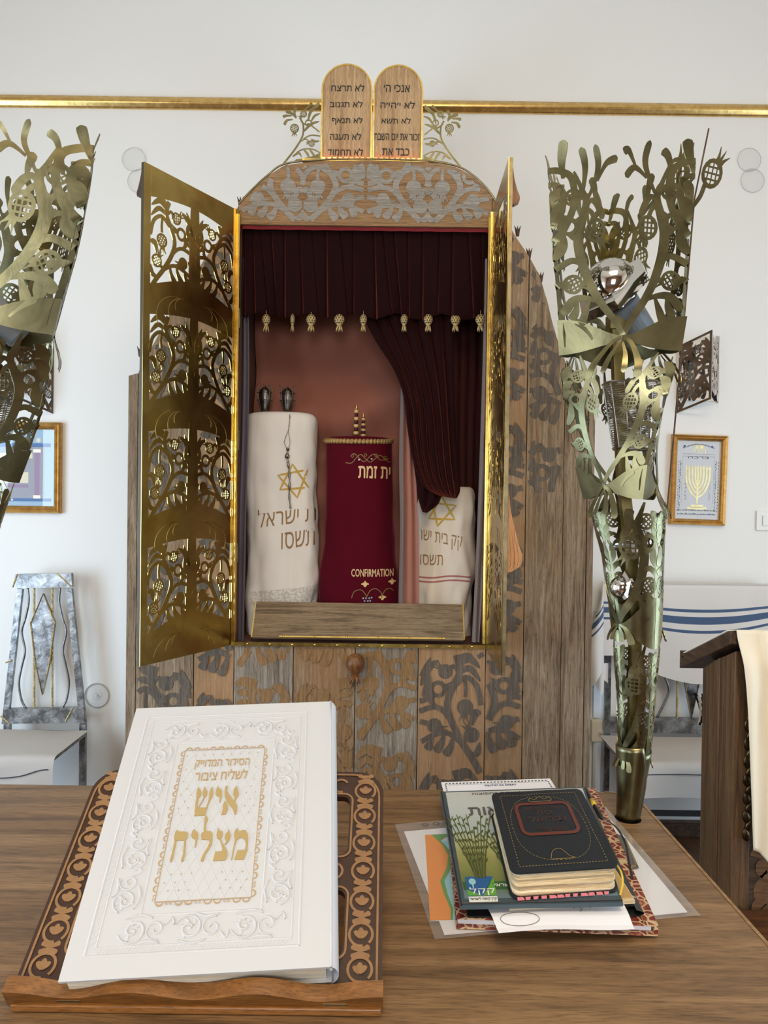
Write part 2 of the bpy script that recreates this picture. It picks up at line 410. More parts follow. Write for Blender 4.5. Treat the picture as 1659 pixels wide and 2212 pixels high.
M['sconce'] = metal('nickel', (.45, .41, .38, 1), (.25, .22, .20, 1), .2, 10)
M['socket'] = plain('grey_lamp_socket', srgb(128, 136, 142), .42)
M['velvet'] = cloth('wine_velvet', srgb(34, 4, 5), srgb(18, 2, 4), 260, .9, .1, .62, (1.0, .20, .12, 1))
M['velvetr'] = plain('red_tape', srgb(118, 16, 25), .8)
M['mantle'] = cloth('burgundy_velvet', srgb(92, 5, 28), srgb(72, 3, 20), 260, .9, .1, .30, (.8, .15, .25, 1))
M['mauve'] = cloth('mauve_lining', srgb(158, 102, 86), srgb(142, 90, 76), 200, .75, .1, .2, (.8, .5, .4, 1))
M['pink'] = cloth('pink_silk', srgb(178, 122, 106), srgb(150, 98, 86), 160, .6, .1, .4, (.9, .7, .6, 1))
M['greycloth'] = cloth('grey_drape', srgb(134, 120, 116), srgb(112, 98, 96), 200, .8)
M['linen'] = cloth('white_linen', srgb(240, 234, 228), srgb(226, 218, 212), 240, .9, .12)
M['linen2'] = cloth('ivory_linen', srgb(236, 224, 208), srgb(220, 206, 188), 240, .9, .12)
M['cream'] = cloth('cream_cloth', srgb(236, 226, 204), srgb(226, 214, 190), 240, .9, .1)
M['seat'] = cloth('natural_linen', srgb(196, 186, 176), srgb(180, 170, 160), 260, .95, .15)
M['tallit'] = cloth('tallit_wool', srgb(220, 213, 206), srgb(204, 197, 190), 260, .95, .2)
M['blue'] = cloth('blue_stripe', srgb(66, 84, 112), srgb(84, 100, 126), 400, .95, .2)
M['navy'] = cloth('navy_stripe', srgb(24, 26, 42), srgb(34, 36, 52), 300, .95)
M['redstripe'] = plain('red_stripe', srgb(176, 110, 106), .9)
t = NT('woven_lace', .8); t.color(t.ramp(t.noise(t.coord(), 90, 4), [(.46, srgb(196, 190, 184)), (.54, srgb(226, 218, 210))])); M['lace'] = t.m
M['goldthread'] = plain('gold_thread', srgb(196, 158, 62), .6)
M['brownthread'] = plain('brown_thread', srgb(152, 118, 78), .8)
M['goldbraid'] = metal('gold_braid', (.72, .52, .24, 1), (.5, .34, .14, 1), .4, 300, bump=1)
M['bead'] = plain('blue_bead', srgb(150, 185, 210), .15)
M['bone'] = plain('ivory', srgb(226, 190, 130), .4)
M['darkwood'] = plain('dark_turned_wood', srgb(66, 18, 18), .4)
M['ivorytassel'] = plain('antique_brass_cast', srgb(188, 164, 112), .45, .3)
M['tabletwood'] = wood('oak_tablet', srgb(150, 114, 76), srgb(184, 148, 106), srgb(202, 168, 128), (9, 9, .5), .6, .15, 1.2, 0, 0, None, 1.0, 6)
M['black'] = plain('black_lettering', (.012, .010, .009, 1), .5)
M['table'] = wood('oak_table', srgb(80, 57, 34), srgb(122, 92, 60), srgb(146, 113, 78), (.5, 6.5, 6.5), .5, .22, 1.6, .0, 0, None, 1.1, 3.6)
M['tableedge'] = wood('oak_edge', srgb(120, 88, 54), srgb(150, 116, 76), srgb(168, 134, 92), (.5, 9, 9), .55, .1)
M['lectern'] = wood('dark_oak', srgb(56, 38, 20), srgb(92, 64, 36), srgb(116, 84, 50), (9, 9, .5), .55, .35, 1.2, .3, 0)
M['lecternh'] = wood('dark_oak_cap', srgb(50, 33, 20), srgb(78, 54, 34), srgb(98, 72, 48), (6, .6, 6), .55, .3)
M['lecternpanel'] = wood('dark_weathered_panel', srgb(46, 33, 20), srgb(72, 54, 34), srgb(92, 70, 46), (.6, 8, 9), .8, .5)
M['standdark'] = plain('stand_dark_stain', srgb(60, 34, 20), .42, 0, .05, 80, var=.25)
M['standtan'] = plain('stand_tan_carving', srgb(146, 108, 70), .45, 0, .05, 80, var=.2)
M['standwood'] = wood('varnished_beech', srgb(98, 62, 26), srgb(126, 82, 38), srgb(146, 98, 50), (.8, 8, 8), .38, .08, 1.0, 0)
M['cover'] = plain('white_leatherette', (.54, .55, .57, 1), .42, 0, .06, 400)
M['covergold'] = plain('gold_foil', srgb(172, 148, 98), .45, .05)
M['covergold2'] = plain('gold_foil_pale', srgb(176, 146, 104), .5)
M['pages'] = wood('page_block', srgb(190, 176, 150), srgb(222, 212, 190), srgb(240, 234, 218), (.6, .6, 60), .9, .2, 1, 0, 0, None, .4, 5)
M['oldpages'] = wood('old_page_block', srgb(150, 122, 84), srgb(206, 184, 144), srgb(232, 222, 198), (1.2, 1.2, 60), .9, .3, 1, 0, 0, None, .6, 5)
M['paper'] = plain('paper', (.80, .79, .83, 1), .7)
M['paper2'] = plain('cream_paper', srgb(226, 216, 192), .8)
M['ink'] = plain('ink', srgb(40, 42, 60), .7)
M['inkgrey'] = plain('grey_ink', srgb(90, 88, 86), .7)
M['leather'] = plain('black_leather', (.009, .013, .019, 1), .5, 0, .35, 220, spec=.3)
M['binder'] = plain('black_binder', (.012, .012, .014, 1), .35, 0, .1, 120)
M['redfoil'] = plain('copper_red_foil', srgb(104, 48, 38), .45, .2)
M['redfoil2'] = plain('dull_red_foil', srgb(70, 40, 36), .5, .1)
M['goldline'] = plain('gold_tooling', srgb(150, 130, 78), .5, .2)
M['pinkedge'] = plain('pink_edge', srgb(222, 130, 140), .8)
M['orange'] = plain('orange_print', srgb(226, 140, 42), .4)
M['green'] = plain('green_print', srgb(92, 150, 58), .4)
M['lightblue'] = plain('pale_blue_print', srgb(150, 200, 212), .4)
M['whiteprint'] = plain('white_print', srgb(228, 230, 226), .4)
M['deepblue'] = plain('deep_blue_print', srgb(34, 62, 128), .4)
M['logoblue'] = plain('logo_blue', srgb(34, 92, 150), .4)
M['logogreen'] = plain('logo_green', srgb(92, 162, 62), .4)
M['bandgreen'] = plain('green_band', srgb(48, 92, 50), .4)
M['shrub'] = plain('printed_shrub', srgb(76, 88, 46), .4, var=.4, bscale=300)
M['shrub2'] = plain('printed_shrub_light', srgb(108, 116, 66), .4, var=.4, bscale=300)
M['yellow'] = plain('yellow_ribbon', srgb(214, 178, 58), .6)
M['switch'] = plain('switch_plastic', srgb(226, 224, 216), .35)
M['pipe'] = plain('white_pipe', srgb(214, 216, 220), .4)
M['purple'] = plain('purple_print', srgb(150, 120, 150), .5)
M['skyprint'] = plain('blue_print', srgb(150, 178, 200), .5)
M['greyprint'] = plain('grey_print', srgb(150, 150, 158), .5)
M['printgold'] = metal('gold_print', (.78, .66, .36, 1), (.65, .52, .24, 1), .4, 30)
M['printbase'] = plain('silver_print', srgb(202, 203, 206), .45)
M['orangewood'] = wood('varnished_pine', srgb(168, 104, 52), srgb(196, 134, 76), srgb(208, 150, 92), (30, 30, .8), .4, .3, 1, 0, 0, None, .3, 3)
M['knob'] = wood('carved_walnut', srgb(92, 54, 28), srgb(132, 84, 48), srgb(156, 108, 66), (14, 14, 2), .35, .3)
def glassy(name, col, rough=.03, alpha=.15, ior=1.45):
    t = NT(name, rough, 0, col); out = t.n['Material Output']
    tr = t.node('ShaderNodeBsdfTransparent'); gl = t.node('ShaderNodeBsdfGlossy'); gl.inputs['Roughness'].default_value = rough; lw = t.node('ShaderNodeLayerWeight'); lw.inputs['Blend'].default_value = .5; fr = t.math('MULTIPLY_ADD', t.math('POWER', lw.outputs['Facing'], 5.0), .8, .035)
    m1 = t.node('ShaderNodeMixShader'); t.l.new(fr, m1.inputs[0]); t.l.new(tr.outputs[0], m1.inputs[1]); t.l.new(gl.outputs[0], m1.inputs[2])
    df = t.node('ShaderNodeBsdfDiffuse'); df.inputs['Color'].default_value = col; m2 = t.node('ShaderNodeMixShader'); m2.inputs[0].default_value = alpha
    t.l.new(m1.outputs[0], m2.inputs[1]); t.l.new(df.outputs[0], m2.inputs[2]); t.l.new(m2.outputs[0], out.inputs['Surface'])
    return t.m
M['plastic'] = glassy('clear_sleeve', (.9, .9, .92, 1), .12, .08)
M['glass'] = glassy('clear_glass', (.95, .97, .97, 1), .03, .02)
M['pglass'] = glassy('picture_glass', (.95, .97, .97, 1), .015, .0)
M['discglass'] = glassy('disc_glass', (.80, .80, .80, 1), .15, .05)
M['discedge'] = plain('disc_rim', srgb(172, 168, 164), .3)
t = NT('glowing_led', .5); t.b.inputs['Emission Color'].default_value = (1.0, .20, .02, 1); t.b.inputs['Emission Strength'].default_value = 8; M['led'] = t.m
# red and gold patterned book cover
t = NT('red_gold_brocade', .5); c = t.coord((1, 1, 1)); vn = t.node('ShaderNodeTexVoronoi', feature='DISTANCE_TO_EDGE'); vn.inputs['Scale'].default_value = 55; t.l.new(c, vn.inputs['Vector'])
t.color(t.mix(t.ramp(vn.outputs[0], [(.045, g1(.9)), (.10, g1(0))]), t.ramp(t.noise(c, 70, 3), [(.42, srgb(104, 26, 22)), (.56, srgb(128, 52, 38)), (.66, srgb(178, 134, 98))]), srgb(206, 178, 138))); M['brocade'] = t.m
# printed landscape on the folder: sky fading to field
t = NT('printed_landscape', .3); c = t.node('ShaderNodeTexCoord'); sp = t.node('ShaderNodeSeparateXYZ'); t.l.new(c.outputs['Generated'], sp.inputs[0])
nz = t.noise(t.coord((1, 1, 1)), 30, 4); yy = t.math('ADD', sp.outputs[1], t.math('MULTIPLY_ADD', nz, .10, -.05))
t.color(t.ramp(yy, [(.03, srgb(104, 124, 132)), (.09, srgb(96, 112, 62)), (.30, srgb(150, 150, 92)), (.44, srgb(176, 182, 140)), (.52, srgb(168, 184, 184)), (.70, srgb(186, 194, 192)), (1.0, srgb(192, 192, 186))]))
M['landscape'] = t.m
# ------------------------------------------------------------------ room shell
def wall_open(name, axis, pos, th, a0, a1, z0, z1, holes, mat):
    m = MB(); xs = sorted({a0, a1, *[h[0] for h in holes], *[h[1] for h in holes]})
    def bx(p, q, r, t):
        if axis == 'X': m.box(min(pos, pos+th), max(pos, pos+th), p, q, r, t)
        else: m.box(p, q, min(pos, pos+th), max(pos, pos+th), r, t)
    for p, q in zip(xs, xs[1:]):
        h = [h for h in holes if h[0] <= p+1e-6 and h[1] >= q-1e-6]
        if h: bx(p, q, z0, h[0][2]); bx(p, q, h[0][3], z1)
        else: bx(p, q, z0, z1)
    return struct(m.build(name, mat))
hl = [(1.2, 2.7, .4, 2.6), (0.0, .45, .4, 2.6), (-2.4, -.9, .4, 2.6)]; hn = [(-.65, .65, 1.45, 3.15)]; hr = [(.8, 2.3, .4, 2.6)]
wall_open('wall_left', 'X', XL, -.2, YN-.2, YF+.2, 0, ZC, hl, M['wall'])
wall_open('wall_right', 'X', XR, .2, YN-.2, YF+.2, 0, ZC, hr, M['wall'])
wall_open('wall_near', 'Y', YN, -.2, XL, XR, 0, ZC, hn, M['panel'])
wall_open('wall_far', 'Y', YF, .2, XL, XR, 0, ZC, [], M['wall'])
struct(MB().box(XL-.2, XR+.2, YN-.2, YF+.2, -.1, 0).build('floor', M['floor']))
SK = (-.7, 1.1, -2.2, -.4)
m = MB(); m.box(XL-.2, SK[0], YN-.2, YF+.2, ZC, ZC+.15); m.box(SK[1], XR+.2, YN-.2, YF+.2, ZC, ZC+.15); m.box(SK[0], SK[1], YN-.2, SK[2], ZC, ZC+.15); m.box(SK[0], SK[1], SK[3], YF+.2, ZC, ZC+.15)
struct(m.build('ceiling', M['ceil']))
m = MB(); m.box(SK[0], SK[1], SK[2], SK[2]+.06, ZC+.02, ZC+.10); m.box(SK[0], SK[1], SK[3]-.06, SK[3], ZC+.02, ZC+.10); m.box(SK[0], SK[0]+.06, SK[2]+.06, SK[3]-.06, ZC+.02, ZC+.10); m.box(SK[1]-.06, SK[1], SK[2]+.06, SK[3]-.06, ZC+.02, ZC+.10); m.box(.17, .23, SK[2]+.06, SK[3]-.06, ZC+.02, ZC+.10)
wn = struct(m.build('window_0', M['switch'])); MB().box(SK[0]+.05, SK[1]-.05, SK[2]+.05, SK[3]-.05, ZC+.055, ZC+.063).build('pane', M['glass'], wn)  # invented ceiling window, added to go with the fill lamp below it
nwin = 0
for ax, pos, hs in (('X', XL-.1, hl), ('X', XR+.1, hr), ('Y', YN-.1, hn)):
    for h in hs:
        nwin += 1; m = MB(); g = MB()
        def bar(p, q, r, t, mm, d=.03):
            if ax == 'X': mm.box(pos-d, pos+d, p, q, r, t)
            else: mm.box(p, q, pos-d, pos+d, r, t)
        a, b, lo, hi = h; mid = (a+b)/2
        bar(a, a+.06, lo, hi, m); bar(b-.06, b, lo, hi, m); bar(a+.06, b-.06, lo, lo+.06, m); bar(a+.06, b-.06, hi-.06, hi, m); bar(mid-.03, mid+.03, lo+.06, hi-.06, m); bar(a+.06, mid-.03, 1.9, 1.95, m); bar(mid+.03, b-.06, 1.9, 1.95, m)
        wn = struct(m.build('window_%d' % nwin, M['switch']))
        bar(a+.05, b-.05, lo+.05, hi-.05, g, .004); g.build('pane', M['glass'], wn)
# gilt moulding along the far wall, baseboard
zt = P(CX, 226, YF-.02).z; m = MB()
prof = [(0, -.030), (-.012, -.030), (-.016, -.022), (-.028, -.014), (-.034, 0), (-.028, .013), (-.017, .019), (-.015, .024), (-.011, .030), (0, .030)]
m.grid(lambda u, v: V((lerp(XL, XR, u), YF+prof[round(v*9)][0], zt+prof[round(v*9)][1])), 40, 9)
struct(m.build('trim_1', M['gold'], smooth=True))
m = MB(); m.box(XL, XR, YF-.018, YF, 0, .07); m.box(XL, XR, YF-.026, YF, .07, .085); struct(m.build('baseboard_far', M['lecternh'], bevel=.004))
# ------------------------------------------------------------------ text fitted to a rectangle
def fit(mb, txt, fm, x0, x1, y0, y1, mat=0, w0=0.0, off=0.0):
    vs, fs = text_mesh(txt, 1.0, 0, 'LEFT')
    a = min(p[0] for p in vs); b = max(p[0] for p in vs); c = min(p[1] for p in vs); d = max(p[1] for p in vs)
    k = (y1-y0)*off*1.6
    for i, (dx, dy) in enumerate(((0, 0), (0, -k), (0, k), (-k*.6, 0), (k*.6, 0)) if off else ((0, 0),)):
        mb.add([fm(x0+dx+(x-a)/(b-a)*(x1-x0), y0+dy+(y-c)/(d-c)*(y1-y0), w0+i*5e-5) for x, y in vs], fs, mat)
def fitpx(mb, txt, r, Y, fm, mat=0, w0=0.0, off=0.0):
    a = P(r[0], (r[1]+r[3])/2, Y).x; b = P(r[2], (r[1]+r[3])/2, Y).x
    z1 = P((r[0]+r[2])/2, r[1], Y).z; z0 = P((r[0]+r[2])/2, r[3], Y).z
    fit(mb, txt, fm, a, b, z0, z1, mat, w0, off)
# ------------------------------------------------------------------ the ark
YA = 3.45
ox0, ox1, oz0, oz1 = -.655, .453, 1.066, 2.935
ark = thing('torah_ark', 'tall weathered oak ark with open pierced brass doors and an arched top', 'cabinet', (-.10, 3.7, 0))
sil_px = [(277, 812), (298, 806), (318, 768), (355, 700), (400, 622), (440, 562), (480, 506), (517, 441), (545, 411), (580, 379), (615, 356), (690, 347), (795, 345),
          (920, 349), (985, 360), (1020, 379), (1050, 407), (1072, 437), (1115, 513), (1140, 549), (1165, 595), (1182, 650), (1196, 710), (1218, 775), (1248, 826), (1287, 866)]
sil = [(P(x, y, YA).x, P(x, y, YA).z) for x, y in sil_px]
AX0, AX1 = sil[0][0], sil[-1][0]
top = lambda x: interp(sil, x)
bx = [P(x, 1450, YA).x for x in (418, 633, 767, 903, 1130, 1211, 1262)]
edges = [AX0, AX0+.045, bx[0], ox0-.012, bx[1], bx[2], bx[3], ox1+.012, bx[4], bx[5], bx[6], AX1]
tones = [.2, .45, .75, .30, .55, .35, .8, .62, .38, .30, .1]
m = MB(); fA = lambda x, z, w: V((x, YA-w, z))
for k, (a, b) in enumerate(zip(edges, edges[1:])):
    a += .0018; b -= .0018; y = YA+random.uniform(-.002, .004); n = max(2, int((b-a)/.02))
    mid = ox0-.02 < (a+b)/2 < ox1+.02
    mat = 2 if k in (3, 5) else 0
    for i in range(n):
        xa, xb = lerp(a, b, i/n), lerp(a, b, (i+1)/n)
        za, zb = (oz0-.012,)*2 if mid else (top(xa), top(xb))
        m.hexa([(xa, y, 0), (xb, y, 0), (xb, y+.022, 0), (xa, y+.022, 0)], [(xa, y, za), (xb, y, zb), (xb, y+.022, zb), (xa, y+.022, za)], mat, tones[k])
# etched vines and pomegranates on the planks (pattern of the front)
def etch(anchor, s, xa, xb, zl, zh, mat, W=.285, H=.50, z0=0.0, fat=1.35):
    keep = lambda x, z: xa+.004 < x < xb-.004 and zl < z < min(zh, top(x)-.012)
    z = z0
    while z < zh:
        for L, R, c in motif(W, H, s, False, fat): m.strip([(p[0]+anchor, p[1]+z) for p in L], [(p[0]+anchor, p[1]+z) for p in R], fA, 0, mat, c, keep, .5, .0028)
        z += H*1.04
lowz = oz0-.02
etch(edges[2]-.01, 1, edges[2], edges[3], .3, 2.9, 1, z0=.35)
etch(edges[2], -1, edges[1], edges[2], .3, 2.9, 1, z0=.45)
etch(bx[1], -1, edges[3], bx[1], .3, lowz, 3, z0=.40)
etch(bx[1], 1, bx[1], bx[2], .3, lowz, 3, z0=.40, W=.30)
etch(bx[3], -1, bx[2], bx[3], .3, lowz, 3, z0=.10)
etch(bx[3], 1, bx[3], edges[7], .25, lowz, 1, z0=.52)
etch(bx[3], 1, bx[3], edges[7], .2, .52, 1, z0=.0)
etch(bx[4]+.005, -1, edges[7], bx[4], .2, 3.0, 1, z0=.02)
etch(bx[4]-.02, 1, bx[4], bx[5], 1.75, 3.0, 1, z0=1.5)
planks = m.build('front_planks', [M['ark'], M['etch'], M['arkpale'], M['etchtan']], ark)
# carcass behind the planks: dark back board, sides and top
m = MB(); xs = [lerp(AX0+.004, AX1-.004, i/90) for i in range(91)]
for xa, xb in zip(xs, xs[1:]):
    mid = ox0-.03 < (xa+xb)/2 < ox1+.03
    for lo, hi in (((0, 0), (oz0-.025,)*2),)*mid + ((((oz1+.02,)*2) if mid else (0, 0), (top(xa)-.006, top(xb)-.006)),):
        m.add([(xa, 3.474, lo[0]), (xb, 3.474, lo[1]), (xb, 3.474, hi[1]), (xa, 3.474, hi[0])], [(0, 1, 2, 3)], 1)
    m.add([(xa, 3.474, top(xa)-.006), (xb, 3.474, top(xb)-.006), (xb, 3.94, top(xb)-.006), (xa, 3.94, top(xa)-.006)], [(0, 1, 2, 3)], 0)
for x in (AX0+.004, AX1-.004): m.add([(x, 3.474, 0), (x, 3.94, 0), (x, 3.94, top(x)-.006), (x, 3.474, top(x)-.006)], [(0, 1, 2, 3)], 0, .2)
m.build('carcass', [M['ark'], M['dark']], ark)
# inside of the cabinet
m = MB(); B = 3.93
m.box(ox0-.02, ox1+.02, 3.474, B, oz0-.024, oz0-.004); m.box(ox0-.02, ox1+.02, 3.474, B, oz1+.004, oz1+.02)
m.box(ox0-.02, ox0-.004, 3.474, B, oz0-.004, oz1+.004); m.box(ox1+.004, ox1+.02, 3.474, B, oz0-.004, oz1+.004); m.box(ox0-.02, ox1+.02, B-.012, B, oz0-.004, oz1+.004)
m.build('interior_case', plain('interior_brown', srgb(96, 62, 52), .9), ark)
def liningf(u, v):
    x = lerp(ox0, ox1, u); z = lerp(oz0, oz1, v); q = x+.1
    ph = (z-.5*q*q*(1 if q < 0 else -.3)-.28*q)*15
    return V((x, 3.862-.036*math.sin(ph+2*noise.noise(V((x*2, 0, z))))-.012*noise.noise(V((x*3, 3, z*3))), z))
MB().grid(liningf, 60, 90).build('lining', M['mauve'], ark, smooth=True)
# header above the opening
m = MB(); xs = [lerp(ox0-.010, ox1+.010, i/60) for i in range(61)]
for xa, xb in zip(xs, xs[1:]):
    m.hexa([(xa, 3.444, oz1), (xb, 3.444, oz1), (xb, 3.475, oz1), (xa, 3.475, oz1)], [(xa, 3.444, top(xa)-.004), (xb, 3.444, top(xb)-.004), (xb, 3.475, top(xb)-.004), (xa, 3.475, top(xa)-.004)])
kp = lambda x, z: ox0-.005 < x < ox1+.005 and oz1+.006 < z < top(x)-.012
for anc, s, z0 in ((-.10, 1, 2.93), (-.10, -1, 2.93), (-.66, 1, 2.93), (.455, -1, 2.93)):
    for L, R, c in motif(.285, .33, s, False, 1.2): m.strip([(p[0]+anc, p[1]+z0) for p in L], [(p[0]+anc, p[1]+z0) for p in R], lambda x, z, w: V((x, 3.444-w, z)), 0, 1, c, kp, .5, .0012)
hd = m.build('arched_header', [M['header'], M['headetch']], ark); hd['label'] = 'arched lintel board etched with pale vines'
m = MB(); pts = [V((x, 3.442, z)) for x, z in cr(sil[7:18], 6)]
m.tube(pts, .0042, 6); m.build('brass_edging', M['brassdull'], ark, smooth=True)
for px_, py_ in ((519, 437), (303, 760), (1118, 500), (1143, 548), (1168, 600)):
    c = P(px_, py_, 3.47); m = MB()
    for a in (-.5, 0, .5): m.tube([c-V((0, 0, .02)), c+V((math.sin(a)*.015, 0, .008)), c+V((math.sin(a)*.03, 0, .026))], lambda t: .007*(1-t)+.0008, 6)
    m.build('carved_crown', M['lecternh'], ark)
# brass sill with rivets, threshold board
m = MB(); m.box(ox0-.01, ox1+.01, 3.436, 3.446, oz0-.016, oz0+.002)
for i in range(11): m.lathe([(.005, 0), (.004, .003), (0, .0045)], (lerp(ox0+.05, ox1-.05, i/10), 3.436, oz0-.007), (0, -1, 0), 8)
m.build('brass_sill', M['brassedge'], ark)
a, b, c, d = P(543, 1375, 3.455), P(1003, 1384, 3.455), P(1000, 1306, 3.555), P(553, 1298, 3.555)
a.z = b.z = (a.z+b.z)/2; c.z = d.z = (c.z+d.z)/2
nn = (b-a).cross(d-a).normalized(); nn = nn if nn.y < 0 else -nn
m = MB(); m.hexa([p-nn*.02 for p in (a, b, c, d)], [a, b, c, d], 0, .65)
tb = m.build('threshold_board', [wood('worn_plank', srgb(92, 76, 58), srgb(138, 116, 90), srgb(158, 138, 112), (.5, 9, 9), .85, .7, 1.3, .2, 1, None, 1.4, 5)], ark, bevel=.003)
m = MB(); q = lambda s, t, o: lerp(lerp(a, b, s), lerp(d, c, s), t)+nn*o
m.hexa([q(.13, .005, .0), q(.91, .005, .0), q(.91, .045, .0), q(.13, .045, .0)], [q(.13, .005, .004), q(.91, .005, .004), q(.91, .045, .004), q(.13, .045, .004)])
for s in (0, 1): m.hexa([q(s-.003, 0, -.021), q(s+.003, 0, -.021), q(s+.003, 1, -.021), q(s-.003, 1, -.021)], [q(s-.003, 0, .002), q(s+.003, 0, .002), q(s+.003, 1, .002), q(s-.003, 1, .002)])
for i in range(6): m.lathe([(.006, 0), (.004, .003), (0, .004)], q(lerp(.15, .89, i/5), .025, .004), nn, 8)
m.build('brass_strip', M['brassedge'], tb)
# carved pomegranate knob
m = MB(); c = P(768, 1428, YA); c.y = YA-.035
m.lathe([(0, .04), (.018, .038), (.034, .024), (.041, 0), (.036, -.024), (.022, -.042), (.014, -.056), (.016, -.068)], c, (0, 0, 1), 20, mod=lambda q, z: 1+.05*math.cos(6*q))
for k in range(6):
    q = 2*PI*k/6; e = V((math.cos(q), math.sin(q), 0)); m.tube([c+e*.010+V((0, 0, -.06)), c+e*.019+V((0, 0, -.082)), c+e*.024+V((0, 0, -.098))], lambda t: .008*(1-t)+.001, 6)
m.tube([c+V((0, .0, 0)), c+V((0, .04, 0))], .012, 8)
m.build('pomegranate_knob', M['knob'], ark, smooth=True)
# pierced brass doors
def door(hinge, outer, z0, z1, label, pull, edge):
    U = V((outer.x-hinge.x, outer.y-hinge.y, 0)); W = U.length; U.normalize(); N = V((-U.y, U.x, 0))
    if N.dot(CAM-V((hinge.x, hinge.y, CAM.z))) < 0: N = -N
    H = z1-z0; O = V((hinge.x, hinge.y, z0)); fm = lambda u, v, w: O+U*u+V((0, 0, v))+N*w
    m = MB(); t = .003; fr = .034; c = W/2; hw = W/2-fr
    us = [fr+2*hw*i/24 for i in range(25)]
    m.strip([(0, v*H/12) for v in range(13)], [(fr, v*H/12) for v in range(13)], fm, t); m.strip([(W-fr, v*H/12) for v in range(13)], [(W, v*H/12) for v in range(13)], fm, t)
    base = [H*(.062+.2345*k) for k in range(4)]
    hill = lambda b: (lambda u: b+.058*max(0, math.cos(PI/2*abs(u-c)/hw))**1.2)
    roof = lambda b: (lambda u: b+.335+.030*max(0, math.cos(PI/2*abs(u-c)/hw)))
    lows = [lambda u: 0]+[roof(b) for b in base]; his = [hill(b) for b in base]+[lambda u: H]
    for lo, hi in zip(lows, his): m.strip([(u, lo(u)) for u in us], [(u, hi(u)) for u in us], fm, t)
    for k, b in enumerate(base):
        m.strip([(c-lerp(.036, .023, i/6), b+.03+i*.06) for i in range(7)], [(c+lerp(.036, .023, i/6), b+.03+i*.06) for i in range(7)], fm, t)
        keep = lambda u, v: fr*.7 < u < W-fr*.7
        for s in (-1, 1):
            for L, R, cl in motif(hw, .345, s): m.strip([(p[0]+c, p[1]+b) for p in L], [(p[0]+c, p[1]+b) for p in R], fm, t, 0, cl, keep)
        # engraved arcs on the solid bands, raised like the chased lines
        for s in (-1, 1):
            for r_, q in ((.05, .02), (.085, .02), (.12, .05)):
                pts = [(c+s*(.04+q+r_*math.sin(a_)), b-.02-r_*.75*(1-math.cos(a_))) for a_ in [i*.18 for i in range(12)]]; pts = [p_ for p_ in pts if .012 < p_[1] and fr < p_[0] < W-fr]
                L, R, cl = ribbon(pts, .005); m.ridge(L, R, fm, .0012, 0, False, .0002)
    d = m.build('door', M['brass'], ark); d['label'] = label
    m = MB(); e = .011
    for r in ((0, .016, 0, H), (W-.012, W, 0, H), (.016, W-.012, 0, .012), (.016, W-.012, H-.012, H)):
        m.hexa([fm(r[0], r[2], -.016), fm(r[1], r[2], -.016), fm(r[1], r[3], -.016), fm(r[0], r[3], -.016)], [fm(r[0], r[2], -t), fm(r[1], r[2], -t), fm(r[1], r[3], -t), fm(r[0], r[3], -t)])
    m.build('door_frame', edge, d)
    m = MB(); m.strip([(.002, i*H/8) for i in range(9)], [(.030, i*H/8) for i in range(9)], lambda u, v, w: fm(u, v, w), .004, 0, False, None, .5, .005); m.tube([fm(.012, 0.02, .008), fm(.012, H-.02, .008)], .009, 8)
    m.build('piano_hinge', M['brassedge'], d)
    for f in (.19, .45, .73):
        m = MB(); p = fm(.006, f*H, .008); m.tube([p, p+V((0, 0, .085))], .0105, 8)
        for q in (.02, .042, .064): m.tube([p+V((0, 0, q)), p+V((0, 0, q+.003))], .012, 8)
        m.build('hinge', M['brassdull'], d)
    for (za, zb, dep, mt, nm) in pull:
        m = MB(); n = 14
        prof = [(interp([(0, .012), (.3, .2), (.62, .62), (.82, 1), (.93, .85), (1, .25)], 1-i/n)*dep, lerp(za, zb, i/n)) for i in range(n+1)]
        for i in range(n):
            (d0, z_0), (d1, z_1) = prof[i], prof[i+1]
            for k in range(4):
                wa, wb = k/4, (k+1)/4-.04
                m.hexa([fm(W-.034, z_0-z0, -.016-d0*wa), fm(W-.004, z_0-z0, -.016-d0*wa), fm(W-.004, z_0-z0, -.016-d0*wb-.001), fm(W-.034, z_0-z0, -.016-d0*wb-.001)],
                       [fm(W-.034, z_1-z0, -.016-d1*wa), fm(W-.004, z_1-z0, -.016-d1*wa), fm(W-.004, z_1-z0, -.016-d1*wb-.001), fm(W-.034, z_1-z0, -.016-d1*wb-.001)])
        m.build(nm, mt, d)
    return d
avg = lambda a, b: (a+b)/2
lo_ = avg(P(318, 355, 2.955), P(296, 1448, 2.955)); ro_ = avg(P(1110, 360, 2.88), P(1071, 1476, 2.88))
zt_ = P(524, 457, YA).z; zb_ = P(498, 1391, YA).z
door(V((-.664, 3.444, 0)), V((lo_.x, 2.955, 0)), zb_, zt_, 'left pierced brass door', [(2.86, 2.985, .03, M['lecternh'], 'carved_grip')], M['bronze'])
zp = lambda py: P(1090, py, 2.88).z
door(V((.462, 3.444, 0)), V((ro_.x, 2.88, 0)), zb_, zt_, 'right pierced brass door', [(zp(1236), zp(1052), .062, M['orangewood'], 'wooden_pull'), (zp(440), zp(362), .030, M['knob'], 'carved_grip')], M['brassdull'])
